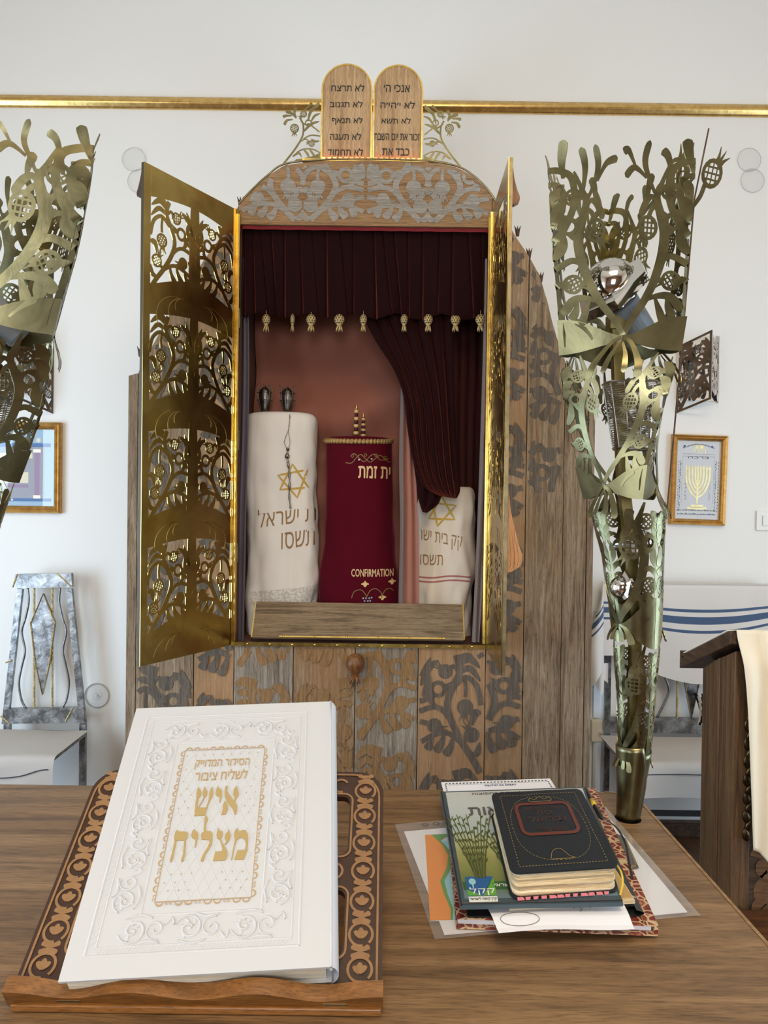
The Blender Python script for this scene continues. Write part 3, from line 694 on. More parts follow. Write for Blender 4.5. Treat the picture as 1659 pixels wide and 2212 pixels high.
# ------------------------------------------------------------------ tablets on top
tb0 = P(803, 344, 3.50)
tabs = thing('commandment_tablets', 'pair of round-topped oak tablets with black Hebrew lettering standing on the ark', 'tablets', tb0)
fT = lambda x, z, w: V((x, 3.495-w, z))
base = MB(); a, b = P(640, 345, 3.5), P(950, 348, 3.5); zb0 = a.z-.006
base.box(a.x+.03, b.x-.03, 3.475, 3.545, zb0-.008, zb0+.001); base.build('base_strip', M['brassedge'], tabs)
for xl, xr, yt, lines in ((694, 803, 140, [('לא תרצח', 716, 787, 182, 197), ('לא תגנוב', 713, 783, 218, 232), ('לא תנאף', 717, 783, 253, 270), ('לא תענה', 713, 780, 287, 302), ('לא תחמוד', 708, 784, 320, 336)]),
                          (806, 912, 142, [('אנכי ה׳', 829, 885, 184, 199), ('לא י׳הי׳ה', 822, 896, 219, 234), ('לא תשא', 824, 887, 254, 267), ('זכור את יום השבת', 808, 906, 289, 303), ('כבד את', 826, 884, 321, 336)])):
    x0, x1 = P(xl+1, 300, 3.5).x, P(xr-1, 300, 3.5).x; zt2 = P(xl, yt, 3.5).z; c = (x0+x1)/2; r = (x1-x0)/2; hh = .115
    out = [(x0, zb0+.0012)]+[(c-r*math.cos(t), zt2-hh+hh*math.sin(t)) for t in [PI*i/20 for i in range(21)]]+[(x1, zb0+.0012)]
    m = MB(); m.prism([(x, z) for x, z in out][::-1], fT, -.03, 0)
    tbm = m.build('tablet', M['tabletwood'], tabs)
    m = MB(); L, R, cl = ribbon(out, .0065); m.strip(L, R, fT, .034, 0, False, None, .5, .002); m.build('gilt_rim', M['brassedge'], tbm)
    for t_, a_, b_, c_, d_ in lines: m = MB(); fitpx(m, heb(t_), (a_, c_, b_, d_), 3.495, fT, 0, .0012, .012); m.build('lettering', M['black'], tbm)
    m = MB()
    for i in range(9):
        x = lerp(x0+.012, x1-.012, i/8); m.box(x-.007, x+.007, 3.474, 3.479, zb0+.0015, zb0+.008)
    m.build('glowing_strip', M['led'], tabs)
fpx = lambda x, y: (P(x, y, 3.515).x, P(x, y, 3.515).z)
for s in (-1, 1):
    X = (lambda x: x) if s < 0 else (lambda x: 1607-x)
    q = lambda *p: [fpx(X(x), y+(0 if s < 0 else 6)) for x, y in p]; m = MB(); sc = 1/474
    sh = [stroke(q((612, 354), (635, 325), (653, 295), (655, 270), (648, 255)), .008), leaf(q((655, 285), (672, 268), (690, 262)), .012), stroke(q((655, 300), (672, 292), (692, 294)), .005),
          stroke(q((650, 262), (662, 270), (668, 268), (690, 285)), .006), ring(fpx(X(666), 265), .013, .005, 14), club(q((640, 255), (630, 245), (617, 240)), .016), club(q((640, 252), (636, 243), (640, 232)), .013), club(q((632, 258), (620, 260), (614, 270)), .013), club(q((630, 250), (617, 250), (611, 253)), .013),
          leaf(q((665, 262), (672, 240), (690, 228)), .012), leaf(q((672, 262), (680, 250), (692, 245)), .010), club(q((655, 240), (668, 228), (674, 222)), .012), club(q((668, 238), (680, 230), (690, 222)), .012),
          stroke(q((640, 330), (655, 322), (675, 322), (692, 330)), .005), leaf(q((655, 322), (664, 332), (668, 342)), .011), leaf(q((668, 322), (676, 332), (680, 340)), .010), leaf(q((632, 338), (645, 330), (652, 340)), .010), stroke(q((650, 305), (660, 300), (668, 305)), .004), leaf(q((672, 300), (680, 305), (690, 304)), .010)]
    sh += pome(fpx(X(636), 277), .020, -PI/2 if s < 0 else -PI/2, True)+pome(fpx(X(656), 246), .015, -.8 if s > 0 else PI+.8)+pome(fpx(X(673), 310), .014, PI-.2 if s < 0 else .2)
    L = q((630, 352), (650, 349), (670, 346), (692, 342)); R = q((640, 344), (655, 342), (672, 338), (692, 330)); sh.append((L, R, False))
    for L, R, c in sh: m.strip(L, R, lambda x, z, w: V((x, 3.515-w, z)), .003, 0, c)
    m.build('side_filigree', M['patina'], tabs)
# ------------------------------------------------------------------ textiles in the ark
zv0 = P(795, 682, 3.47).z
rs = random.Random(3)
fold_px = [(527, 527), (545, 549), (560, 580), (583, 597), (612, 612), (645, 652), (672, 690), (703, 704), (734, 752), (761, 760), (808, 812), (826, 846), (850, 866), (880, 882), (913, 911), (950, 944), (978, 974), (1012, 1022), (1040, 1044), (1064, 1060)]
fold_x = [(P(a, 490, 3.47).x, P(b, 670, 3.47).x) for a, b in fold_px]; fold_d = [rs.uniform(.55, 1.15) for _ in fold_px]
def pleat(x, v):
    fx = [lerp(a, b, v) for a, b in fold_x]
    for i in range(len(fx)-1):
        if x < fx[i+1] or i == len(fx)-2:
            u = max(0, min(1, (x-fx[i])/(fx[i+1]-fx[i]))); e = .16
            return fold_d[i]*(smooth01(u/e) if u < e else (1-.55*((u-e)/(1-e))**.8))*(1 if u < .93 else (1-u)/.07*.6+.4)
def valf(u, v):
    x = lerp(ox0+.004, ox1-.004, u); zb = zv0+.010*math.sin(x*31)+.008*noise.noise(V((x*14, 0, 0)))
    p = pleat(x, v); y = 3.494-.034*p*(.45+.55*v)-.006*math.sin(x*21+v*2)*v
    if v > .97: y += .006
    return V((x, y, lerp(oz1-.004, zb, v)))
val = thing('velvet_valance', 'short pleated wine velvet valance edged with little brass pomegranates at the top of the ark', 'curtain', (-.1, 3.48, zv0))
MB().grid(valf, 420, 26).build('pleated_cloth', M['velvet'], val, smooth=True)
m = MB(); m.grid(lambda u, v: V((lerp(ox0+.004, ox1-.004, u), 3.456-.002*math.sin(u*60), lerp(oz1-.002, oz1-.018, v))), 60, 2); m.build('red_tape', M['velvetr'], val)
for i, px_ in enumerate((575, 632, 672, 733, 785, 873, 925, 984, 1038)):
    m = MB(); c = P(px_, 690, 3.475); sx = [.8, .45, .95, 1, .7, .7, .9, .95, 1][i]*1.12
    zc = c.z
    m.lathe([(0, .022), (.012, .020), (.020, .008), (.021, -.004), (.016, -.018), (.008, -.027), (.009, -.033)], c, (0, 0, 1), 12, sq=.8)
    for k in range(4):
        q = 2*PI*k/4+.3; e = V((math.cos(q), math.sin(q), 0)); m.tube([c+e*.005+V((0, 0, -.030)), c+e*.011+V((0, 0, -.046)), c+e*.013+V((0, 0, -.056))], lambda t: .005*(1-t)+.001, 5)
    for a in range(10):
        for r in range(4):
            q = 2*PI*(a+.5*(r % 2))/10; z = .013-.010*r; rr = interp([(-.02, .0155), (-.005, .0205), (.008, .0198), (.016, .0150)], z)
            p = c+V((rr*math.cos(q), rr*math.sin(q), z)); m.lathe([(.0036, 0), (0, .0012)], p, (math.cos(q), math.sin(q), .3), 6, 1)
    m.tube([c+V((0, 0, .02)), c+V((0, .006, .045))], .0012, 5)
    for j in range(len(m.v)): m.v[j] = V((c.x+(m.v[j].x-c.x)*sx, m.v[j].y, m.v[j].z))
    m.build('pomegranate_tassel', [M['ivorytassel'], M['lecternh']], val, smooth=True)
# gathered curtain swept to the right
def swept(Lp, Rp, Y, folds, amp, ph=0, yf=None):
    L = cr([(p[0], p[1]) for p in Lp], 8); R = cr([(p[0], p[1]) for p in Rp], 8)
    def at(c, t): k = t*(len(c)-1); i = min(len(c)-2, int(k)); f = k-i; return (lerp(c[i][0], c[i+1][0], f), lerp(c[i][1], c[i+1][1], f))
    def fn(u, v):
        a, b = at(L, v), at(R, v); p = P(lerp(a[0], b[0], u), lerp(a[1], b[1], u), Y)
        w_ = abs(math.sin(PI*(folds*u+ph+.25*noise.noise(V((u*4, v*2, 1))))))**.6
        p.y = Y-amp*w_-(yf(u, v) if yf else 0); return p
    return fn
f1 = swept([(770, 660), (783, 685), (812, 740), (850, 800), (872, 860), (880, 930), (893, 1000), (915, 1050), (950, 1072)], [(978, 660), (978, 690), (979, 760), (981, 850), (984, 940), (988, 1000), (992, 1040), (992, 1062), (985, 1077)], 3.54, 6.5, .032, .2, lambda u, v: .02*math.sin(PI*v)*math.sin(PI*u))
f2 = swept([(893, 1000), (899, 1040), (903, 1075), (912, 1106)], [(960, 1055), (952, 1075), (945, 1090), (922, 1108)], 3.545, 2.2, .02)
m = MB().grid(f1, 90, 90).grid(f2, 24, 20)
o = m.build('velvet_curtain', M['velvet'], smooth=True); tag(o, 'long wine velvet curtain swept and tucked to the right inside the ark', 'curtain')
f3 = swept([(972, 560), (974, 800), (976, 1080)], [(1052, 560), (1049, 800), (1040, 1080)], 3.74, 4, .02)
o = MB().grid(f3, 40, 30).build('inner_curtain', cloth('brown_lining', srgb(70, 34, 28), srgb(52, 24, 20), 220, .9)); tag(o, 'dark brown lining curtain hanging behind the swept velvet curtain', 'curtain')
f4 = swept([(866, 828), (862, 1000), (864, 1150), (858, 1385)], [(893, 828), (897, 1000), (903, 1150), (906, 1385)], 3.60, 2.3, .025, .1)
o = MB().grid(f4, 30, 40, matf=lambda u, v: 1 if u < .28 else 0).build('silk_drape', [M['pink'], M['greycloth']], smooth=True); tag(o, 'pink silk strip with a grey edge hanging right of the burgundy scroll', 'drape')
f5 = swept([(524, 560), (524, 800), (516, 1100), (506, 1385)], [(536, 560), (540, 800), (534, 1100), (528, 1385)], 3.53, 1.6, .02)
o = MB().grid(f5, 16, 30).build('side_drape', cloth('blue_grey_drape', srgb(104, 96, 106), srgb(88, 82, 92), 200), smooth=True); tag(o, 'narrow blue-grey drape along the left inner side of the ark', 'drape')
f6 = swept([(1048, 560), (1042, 800), (1030, 1150), (1019, 1386)], [(1064, 560), (1058, 800), (1047, 1150), (1034, 1386)], 3.475, 1.3, .02)
o = MB().grid(f6, 16, 30).build('side_drape', M['greycloth'], smooth=True); tag(o, 'narrow brown-grey drape along the right inner side of the ark', 'drape')
# ------------------------------------------------------------------ scrolls
def mantle_mesh(rows, Y, dr, wr, seed, yo=None, ex=2.6, nf=90):
    """rows: (py, xl, xr) from the top to the floor of the ark"""
    R = []
    for py, a, b in rows:
        p, q = P(a, py, Y), P(b, py, Y); R.append(((p.z+q.z)/2, (p.x+q.x)/2, (q.x-p.x)/2))
    zs = cr([(z, c, r) for z, c, r in R], 7)
    m = MB(); n = len(zs)
    def fn(u, v):
        k = v*(n-1); i = min(n-2, int(k)); f = k-i; z, c, r = [lerp(zs[i][d], zs[i+1][d], f) for d in range(3)]
        q = 2*PI*u; cs, sn = math.cos(q), math.sin(q)
        x = math.copysign(abs(cs)**(2/ex), cs)*r; y = -math.copysign(abs(sn)**(2/ex), sn)*min(r*dr, .115)
        d = wr*(noise.noise(V((x*9+seed, y*9, z*3.2)))+.6*noise.noise(V((x*22+seed, y*20, z*6+z*z))))*(.4+v)
        k2 = 1+d/max(.03, r)
        return V((c+x*k2, Y+(yo(z) if yo else 0)+y*k2, z))
    m.grid(fn, nf, 90, cu=True)
    z, c, r = zs[0]
    m.add([fn(i/nf, 0) for i in range(nf)], [tuple(range(nf))])
    return m
def emb(bv, Y=3.68, o=.0012):
    def f(x, z, w):
        h = bv.ray_cast(V((x, 3.3, z)), V((0, 1, 0)))[0]
        if h is None: h = bv.find_nearest(V((x, Y, z)))[0]
        return h-V((0, o+w, 0))
    return f
def pxz(x, y, Y=3.65): p = P(x, y, Y); return (p.x, p.z)
def star(mb, fm, pts, w):
    for tri in pts:
        c = [pxz(*p) for p in tri]; L = []
        for i in range(3):
            a, b = c[i], c[(i+1) % 3]; L += [(lerp(a[0], b[0], k/6), lerp(a[1], b[1], k/6)) for k in range(6)]
        A, B, cl = ribbon(L, w, True); mb.strip(A, B, fm, 0, 0, True)
def finial(parent, px_, py0, py1, Y, kind):
    a, b = P(px_, py0, Y), P(px_, py1, Y); H = a.z-b.z; m = MB(); O = V((a.x, Y, b.z-.02))
    if kind == 'wire':
        m.lathe([(.012, 0), (.017, H*.3), (.024, H*.5), (.030, H*.68), (.026, H*.85), (.010, H*.97), (0, H)], O, n=14, sq=.7)
        for k in range(8):
            q = 2*PI*k/8; e = V((math.cos(q), .7*math.sin(q), 0)); m.tube([O+e*.018+V((0, 0, H*.25)), O+e*.035+V((0, 0, H*.6)), O+e*.038+V((0, 0, H*.85)), O+e*.030+V((0, 0, H*1.02)), O+e*.040+V((0, 0, H*1.06))], .0018, 5)
        for h in (.55, .8): m.tube([O+V((.037*math.cos(q), .026*math.sin(q), H*h)) for q in [2*PI*i/16 for i in range(16)]], .0016, 5, closed=True)
        return m.build('finial', metal('dark_filigree_silver', (.22, .20, .18, 1), (.10, .09, .08, 1), .35, 40), parent, smooth=True)
    n = 9; r = .0125
    for i in range(n):
        z0, z1 = H*i/n, H*(i+1)/n; rr = r*(1 if i % 2 == 0 else .8)*lerp(1.15, .85, i/n)
        m.lathe([(0, z0), (rr*.8, z0+.001), (rr, (z0+z1)/2), (rr*.8, z1-.001), (0, z1)], O, n=14, mat=0 if i % 2 == 0 else 1)
    m.lathe([(.005, H), (.006, H+.008), (.002, H+.02), (0, H+.03)], O, n=10, mat=2)
    return m.build('finial', [M['bone'], M['darkwood'], M['brassedge']], parent, smooth=True)
Y1 = 3.735
s1 = thing('torah_scroll', 'Torah scroll in a white linen mantle with a gold star, left in the ark', 'torah scroll', (P(610, 1386, Y1).x, Y1, oz0), 'scrolls in the ark')
m = mantle_mesh([(893, 556, 662), (897, 540, 676), (910, 529, 684), (935, 525, 684), (1000, 523, 681), (1060, 526, 682), (1120, 532, 685), (1200, 537, 686), (1260, 532, 686), (1300, 529, 683), (1388, 536, 680)], Y1, .62, .020, 1.3)
bv1 = m.bvh(); mo = m.build('mantle', M['linen'], s1, smooth=True); fm = emb(bv1); m = MB()
star(m, fm, [[(633, 1003), (606, 1058), (666, 1053)], [(643, 1075), (602, 1027), (664, 1015)]], .009)
m.build('gold_star', M['goldthread'], mo)
xm = P(620, 1120, 3.65).x; fsl = lambda x, z, w: fm(x, z+.14*(x-xm), w)
m = MB(); fitpx(m, heb('ת ישראל'), (558, 1094, 679, 1132), 3.65, fsl, 0, 0, .0); m.build('embroidered_letters', M['brownthread'], mo)
m = MB(); fitpx(m, heb('תשסו'), (609, 1150, 679, 1186), 3.65, fsl, 0, 0, .0); m.build('embroidered_letters', M['brownthread'], mo)
m = MB()
def hatch(u, v): x, z = pxz(lerp(540, 690, u), lerp(1270, 1302, v)+lerp(8, -6, u)); return fm(x, z, .0003)
m.grid(hatch, 40, 8); m.build('lace_band', M['lace'], mo)
finial(s1, 572, 826, 892, Y1, 'wire'); finial(s1, 621, 828, 892, Y1, 'wire')
# pointer hanging on the white scroll
m = MB(); yp = lambda x, y: fm(*pxz(x, y), .006)
m.tube(cr([tuple(yp(*p)) for p in ((627, 896), (626, 925), (619, 945), (616, 958), (624, 970), (628, 955), (625, 932), (628, 900))], 6), .0016, 5)
m.tube(cr([tuple(yp(*p)) for p in ((624, 968), (622, 985), (625, 1010), (627, 1040), (626, 1070), (629, 1098))], 8), lambda t: .0065*(1-.45*t)*(1+.35*math.sin(t*40)), 8)
m.lathe([(0, 0), (.010, .004), (.012, .014), (.006, .026), (0, .03)], yp(622, 992)+V((0, -.002, 0)), n=12)
o = m.build('torah_pointer', metal('old_silver', (.34, .31, .28, 1), (.16, .14, .12, 1), .35, 60), smooth=True); tag(o, 'twisted silver pointer hanging by its chain on the left white scroll', 'torah pointer')
# burgundy scroll
Y2 = 3.725
s2 = thing('torah_scroll', 'Torah scroll in a burgundy velvet mantle lettered CONFIRMATION, in the middle of the ark', 'torah scroll', (P(775, 1386, Y2).x, Y2, oz0), 'scrolls in the ark')
m = mantle_mesh([(946, 712, 836), (950, 706, 843), (962, 704, 845), (1020, 703, 845), (1100, 703, 848), (1180, 700, 852), (1240, 690, 857), (1300, 686, 860), (1388, 690, 862)], Y2, .7, .009, 5.1, ex=2.2)
bv2 = m.bvh(); mo = m.build('mantle', M['mantle'], s2, smooth=True); fm = emb(bv2, 3.65); m = MB()
for i in range(26):
    a = lerp(PI+.12, 2*PI-.12, i/25)
    pa, pb = P(704, 957, Y2), P(845, 957, Y2); cx, r = (pa.x+pb.x)/2, (pb.x-pa.x)/2
    p = V((cx+r*1.01*math.cos(a), Y2+min(r*.7, .115)*1.03*math.sin(a), pa.z+.012-.018*math.sin(a)*-.6)); m.lathe([(0, -.014), (.010, -.009), (.012, 0), (.010, .009), (0, .014)], p, (.3, 0, 1), 8)
m.build('gold_braid', M['goldbraid'], mo, smooth=True)
mg = plain('pale_gold_thread', srgb(222, 190, 140), .5)
m = MB(); fitpx(m, heb('ית זמת'), (775, 1008, 843, 1033), 3.65, fm, 0, 0, .02); m.build('gold_lettering', mg, mo)
m = MB(); fitpx(m, 'CONFIRMATION', (760, 1228, 850, 1244), 3.65, fm, 0, 0, .012); m.build('gold_lettering', mg, mo)
m = MB(); sub = lambda pts: [pxz(*p) for p in pts]
ME = [plain('antique_gold_thread', srgb(128, 100, 56), .6), M['bone'], M['bead']]
for sh in [stroke(sub([(747, 1000), (760, 1001), (770, 990), (780, 983), (790, 992), (800, 999), (812, 990), (822, 984), (834, 994), (844, 998)]), .004), stroke(sub([(758, 986), (766, 981), (778, 992), (788, 998), (800, 986), (810, 982), (822, 994), (840, 990)]), .004), ring(pxz(762, 986), .006, .003), ring(pxz(790, 984), .006, .003), ring(pxz(812, 984), .006, .003), ring(pxz(832, 988), .006, .003),
                 None, stroke(sub([(760, 1290), (766, 1276), (780, 1272), (790, 1282), (792, 1290)]), .004), stroke(sub([(792, 1288), (800, 1274), (812, 1270), (824, 1280), (824, 1292)]), .004), stroke(sub([(824, 1288), (832, 1274), (842, 1270), (850, 1276)]), .004)]:
    if sh is None: m.build('embroidered_scroll', ME, mo); m = MB(); continue
    m.strip(sh[0], sh[1], fm, 0, 0, sh[2])
m.build('embroidered_scroll', ME, mo)
for px_, py_ in ((789, 1260), (847, 1256), (826, 1289)):
    m = MB()
    for a in (-.9, -.45, 0, .45, .9): L, R, c = club([pxz(px_+a*1, py_+6), pxz(px_+a*5, py_), pxz(px_+a*9, py_-7+abs(a)*8)], .007); m.strip(L, R, fm, 0, 1, c)
    m.build('embroidered_flower', ME, mo)
for i, (px_, py_) in enumerate(((785, 1290), (791, 1290), (798, 1290), (803, 1289), (788, 1296), (795, 1296), (800, 1296), (776, 994), (803, 992))):
    m = MB(); L, R, c = disc(pxz(px_, py_), .004); m.strip(L, R, fm, 0, 2, c); m.build('sewn_bead', ME, mo)
finial(s2, 770, 876, 946, Y2, 'wood'); finial(s2, 785, 894, 946, Y2+.03, 'wood')
# second white scroll on the right
Y3 = 3.725
s3 = thing('torah_scroll', 'Torah scroll in an ivory mantle with two red stripes, right in the ark', 'torah scroll', (P(962, 1386, Y3).x, Y3, oz0), 'scrolls in the ark')
m = mantle_mesh([(1052, 925, 1016), (1058, 916, 1026), (1075, 908, 1030), (1120, 904, 1028), (1180, 901, 1024), (1240, 900, 1020), (1300, 901, 1018), (1388, 903, 1016)], Y3, .7, .026, 9.7)
bv3 = m.bvh(); mo = m.build('mantle', M['linen2'], s3, smooth=True); fm = emb(bv3, 3.65); m = MB()
star(m, fm, [[(953, 1072), (926, 1120), (981, 1122)], [(944, 1136), (934, 1086), (984, 1092)]], .009); m.build('gold_star', M['goldthread'], mo)
xm3 = P(950, 1170, 3.65).x; fsl3 = lambda x, z, w: fm(x, z-.17*(x-xm3), w)
m = MB(); fitpx(m, heb('קק בית ישר'), (903, 1150, 998, 1182), 3.65, fsl3); m.build('embroidered_letters', M['brownthread'], mo)
m = MB(); fitpx(m, heb('תשסו'), (908, 1198, 956, 1221), 3.65, fm); m.build('embroidered_letters', M['brownthread'], mo)
m = MB()
for y0, y1 in ((1244, 1247.5), (1253, 1256.5)): m.grid(lambda u, v: fm(*pxz(lerp(900, 1018, u), lerp(y0, y1, v)+2*math.sin(u*7)), .0002), 30, 1)
m.build('red_stripes', M['redstripe'], mo)
# ------------------------------------------------------------------ brass torches
def facet(n):      # folded sheet: corners of radius 1 at the trunks, a shallower fold half way
    n = abs((n+PI/3) % (2*PI/3)-PI/3); return .6235/(.6235*math.cos(n)+.64*math.sin(n))
def torch(label, Yd, prof, nodes, twist, tierpx, lamp_sets, s_extra, base_px):
    sc = Yd/F; zz = lambda py, px=CX: P(px, py, Yd).z
    cen = [(zz(y, c), P(c, y, Yd).x) for y, c, r in prof][::-1]; rad = [(zz(y, c), r*sc) for y, c, r in prof][::-1]
    tw = [(zz(y), a) for y, a in twist][::-1]
    C = lambda z: interp(cen, z); Rr = lambda z: interp(rad, z); T = lambda z: math.radians(interp(tw, z))
    def cone(th, z, w, rnd=False):       # th measured from the front corner-free side
        n = th-T(z); R = Rr(z)*(.9 if rnd else facet(n-PI/3))+w; return V((C(z)+R*math.sin(th), Yd-R*math.cos(th), z))
    bz = PZ(*base_px, .95).z
    t = thing('brass_torch', label, 'candelabrum', (C(.95), Yd, .95), 'brass torches on the table')
    def halfmap(k, s, zn, W, out=0.0, N=3):
        # corner (trunk) at node + s*60 deg ; x runs from the trunk (0) to the node (W)
        def f(x, y, w):
            z = zn+y; c = T(z)+k*2*PI/N+PI/N
            th = c+(x/W)*PI/N
            return cone(th, z, w+out, N < 3)
        return f
    sheet = MB()
    for i, (yn, yt_) in enumerate(tierpx):
        zn = zz(yn); H = zz(yt_)-zn; N = 3 if i < 2 else 2; W = max(.02, PI/N*.95*Rr(zn+H*.5))
        lw = dict(lyre=(i == 0)); tier = MB()
        hh = min(H, .30)
        for k in range(N):
            f = halfmap(k, 1, zn, W, 0.0, N)
            for s in (-1, 1):
                for L, R, c in motif_torch(W, H*.95, s, fat=1.0 if i < 2 else 1.45, **lw): tier.strip(L, R, f, .0016, 0, c)
                us = [W*j/14 for j in range(15)]
                tier.strip([(s*u, lerp(.14 if i < 2 else .22, -.01, smooth01(u/W))*hh) for u in us], [(s*u, lerp(-.12 if i < 2 else -.20, -.06, smooth01(u/W))*hh) for u in us], f, .0016)
                # curled leaves below the node, bent outwards
                def fo(x, y, w, f=f): return f(x, y*(1 if i < 2 else .6), w+(.035 if i < 2 else .014)*smooth01(-y/.09))
                for pts, ww in ((((.98, -.02), (.8, -.06), (.66, -.17), (.62, -.27)), .020), (((.97, -.05), (.88, -.13), (.84, -.24)), .016), (((.45, -.02), (.3, .06), (.2, .1)), .016)):
                    L, R, c = club([(s*u*W, v*H) for u, v in pts], ww*min(1, W/.12)); tier.strip(L, R, fo, .0016, 0, c)
            tier.strip([(-.05*W*lerp(1.2, .7, j/8), j/8*H*.62-.05*H) for j in range(9)], [(.05*W*lerp(1.2, .7, j/8), j/8*H*.62-.05*H) for j in range(9)], f, .0016)
            if i == 0:
                b = .017
                def fl(x, y, w, f=f, H=H): return f(x, y, w+.03*smooth01((y-H)/.12))
                for pts in (((.0, 1.0), (-.06, 1.12), (-.12, 1.22)), ((.14, 1.03), (.14, 1.14), (.22, 1.26)), ((-.2, .9), (-.28, 1.1), (-.38, 1.15)), ((.36, .88), (.42, 1.06), (.40, 1.2)), ((.42, .85), (.56, .98), (.62, 1.08), (.60, 1.2)), ((.6, .98), (.75, 1.08), (.93, 1.10)), ((-.42, .85), (-.56, .98), (-.63, 1.08), (-.58, 1.2)), ((-.6, .98), (-.8, 1.04), (-.95, .98)), ((-.78, 1.04), (-.9, 1.14), (-.98, 1.13))):
                    L, R, c = club([(u*W, v*H*.93) for u, v in pts], b); tier.strip(L, R, fl, .0016, 0, c)
        tier.build('pierced_sheet', M['patina'], t, smooth='angle')
    # rolled foot of the sheet
    z1, z0 = zz(tierpx[-1][0])-.0, .952
    m = MB()
    def foot(u, v):
        z = lerp(z0, z1+.004+.025*(u-.5)*v, v); th = T(z)+u*2*PI*1.2+1.6*(1-v); r = Rr(z)*(.94+.06*u); return V((C(z)+r*math.sin(th), Yd-r*math.cos(th), z))
    m.grid(foot, 40, 14); m.build('rolled_foot', M['patina'], t, smooth=True, solid=.002)
    m = MB(); zp = [.952+i*(zz(705)-.952)/10 for i in range(11)]; h = .0125
    for a, b in zip(zp, zp[1:]): m.hexa([(C(a)+x, Yd+y+.01, a) for x, y in ((-h, -h), (h, -h), (h, h), (-h, h))], [(C(b)+x, Yd+y+.01, b) for x, y in ((-h, -h), (h, -h), (h, h), (-h, h))])
    zb = zp[-1]; cx = C(zb); m.box(cx-.02, cx+.02, Yd-.012, Yd+.03, zb, zb+.035)
    m.build('square_pole', M['patinadark'], t)
    # steel wire basket
    zt2, zb2 = zz(822), zz(962); m = MB()
    for i in range(34):
        z = lerp(zb2, zt2, i/33); r = lerp(.048, .066, (i/33))
        m.tube([(C(z)+.03+r*math.cos(q), Yd+.01+r*math.sin(q), z+.0015*math.sin(q*7+i)) for q in [2*PI*j/24 for j in range(24)]], .0011 if i % 33 else .003, 4, closed=True)
    for j in range(12):
        q = 2*PI*j/12; m.tube([(C(zb2)+.03+.049*math.cos(q), Yd+.01+.049*math.sin(q), zb2), (C(zt2)+.03+.067*math.cos(q), Yd+.01+.067*math.sin(q), zt2)], .0014, 4)
    m.tube([(C(zb2)+.03, Yd+.01, zb2), (C(zb2), Yd+.01, zb2)], .003, 5)
    m.build('wire_basket', M['wire'], t)
    # faceted reflector lamps
    for (hx, hy, ax, k, mat) in lamp_sets:
        O = P(hx, hy, Yd); A = V(ax).normalized()
        sl = MB(); sl.lathe([(.030*k, -.115*k), (.034*k, -.11*k), (.036*k, -.07*k), (.039*k, -.02*k), (.040*k, 0), (.036*k, .001*k)], O, A, 24)
        so = sl.build('lamp_socket', M['socket'] if mat else M['chrome'], t, smooth=False)
        r = MB(); r.lathe([(.036*k, 0), (.046*k, .018*k), (.098*k, .030*k), (.100*k, .056*k), (.072*k, .064*k)], O, A, 6); r.build('hexagonal_collar', M['chrome'], so)
        d = MB(); d.lathe([(.068*k*math.cos(a), .060*k+.062*k*math.sin(a)) for a in [PI/2*i/10 for i in range(10)]]+[(0, .122*k)], O, A, 24); d.build('mirrored_dome', M['chrome'], so, smooth=True)
    for pts, r in s_extra:
        m = MB(); m.tube([P(*p) for p in pts], r, 6); m.build('thin_rod', M['lecternh'], t)
    return t, halfmap, zz, Rr, C, T, cone
tR = torch('tall pierced brass torch standing in the right corner of the table', 1.835,
           [(270, 1328, 168), (400, 1331, 168), (560, 1331, 158), (735, 1334, 146), (900, 1342, 118), (1040, 1348, 97), (1200, 1366, 72), (1350, 1375, 58), (1500, 1374, 45), (1600, 1371, 40), (1700, 1363, 30), (1770, 1356, 24)],
           None, [(200, -11), (735, -11), (1040, -56), (1350, -62), (1800, -62)], [(737, 395), (1040, 770), (1335, 1075), (1612, 1375)],
           [(1345, 655, (-.62, -.34, .62), .95, 1), (1368, 1172, (.5, -.6, .15), .42, 0), (1360, 1272, (-.85, -.2, .15), .40, 0)],
           [([(1531, 278, 1.90), (1500, 430, 1.86), (1470, 780, 1.80), (1441, 1100, 1.79)], .0022)], (1356, 1767))
tL = torch('leaning pierced brass torch cut by the left edge of the photo', 1.80,
           [(270, 40, 212), (400, 36, 208), (560, 10, 200), (735, -26, 178), (900, -55, 146), (1040, -74, 106), (1200, -98, 78), (1350, -112, 62), (1500, -128, 48), (1600, -136, 42), (1700, -145, 31), (1770, -150, 24)],
           None, [(200, 8), (735, 8), (1040, 45), (1350, 60), (1800, 60)], [(712, 372), (1020, 745), (1315, 1050), (1592, 1350)],
           [(-40, 650, (-.62, -.28, .62), 1.0, 1)], [], (-150, 1767))
for (tt, hm, zz, Rr, C, T, cone), spots in ((tR, ((1462, 372, -62, 58), (1538, 375, 40, 58))), ):
    # large pomegranates standing out above the right fold
    for px_, py_, ang, sz in spots:
        c = P(px_, py_, 1.80); m = MB(); a = math.radians(68 if ang < 0 else 52)
        fq = lambda x, z, w: V((c.x+x, 1.80-w+.02*x, c.z+z))
        for L, R, cl in pome((0, 0), .030, a): m.strip([(p[0]*.8+p[1]*.1, p[1]*1.15) for p in L], [(p[0]*.8+p[1]*.1, p[1]*1.15) for p in R], fq, .0016, 0, cl)
        L, R, cl = stroke([(-.030*math.cos(a)*.9, -.030*math.sin(a)*1.1), (-.045*math.cos(a), -.055), (-.05 if ang > 0 else -.005, -.085)], .010); m.strip(L, R, fq, .0016, 0, cl)
        m.build('pomegranate', M['patina'], tt)
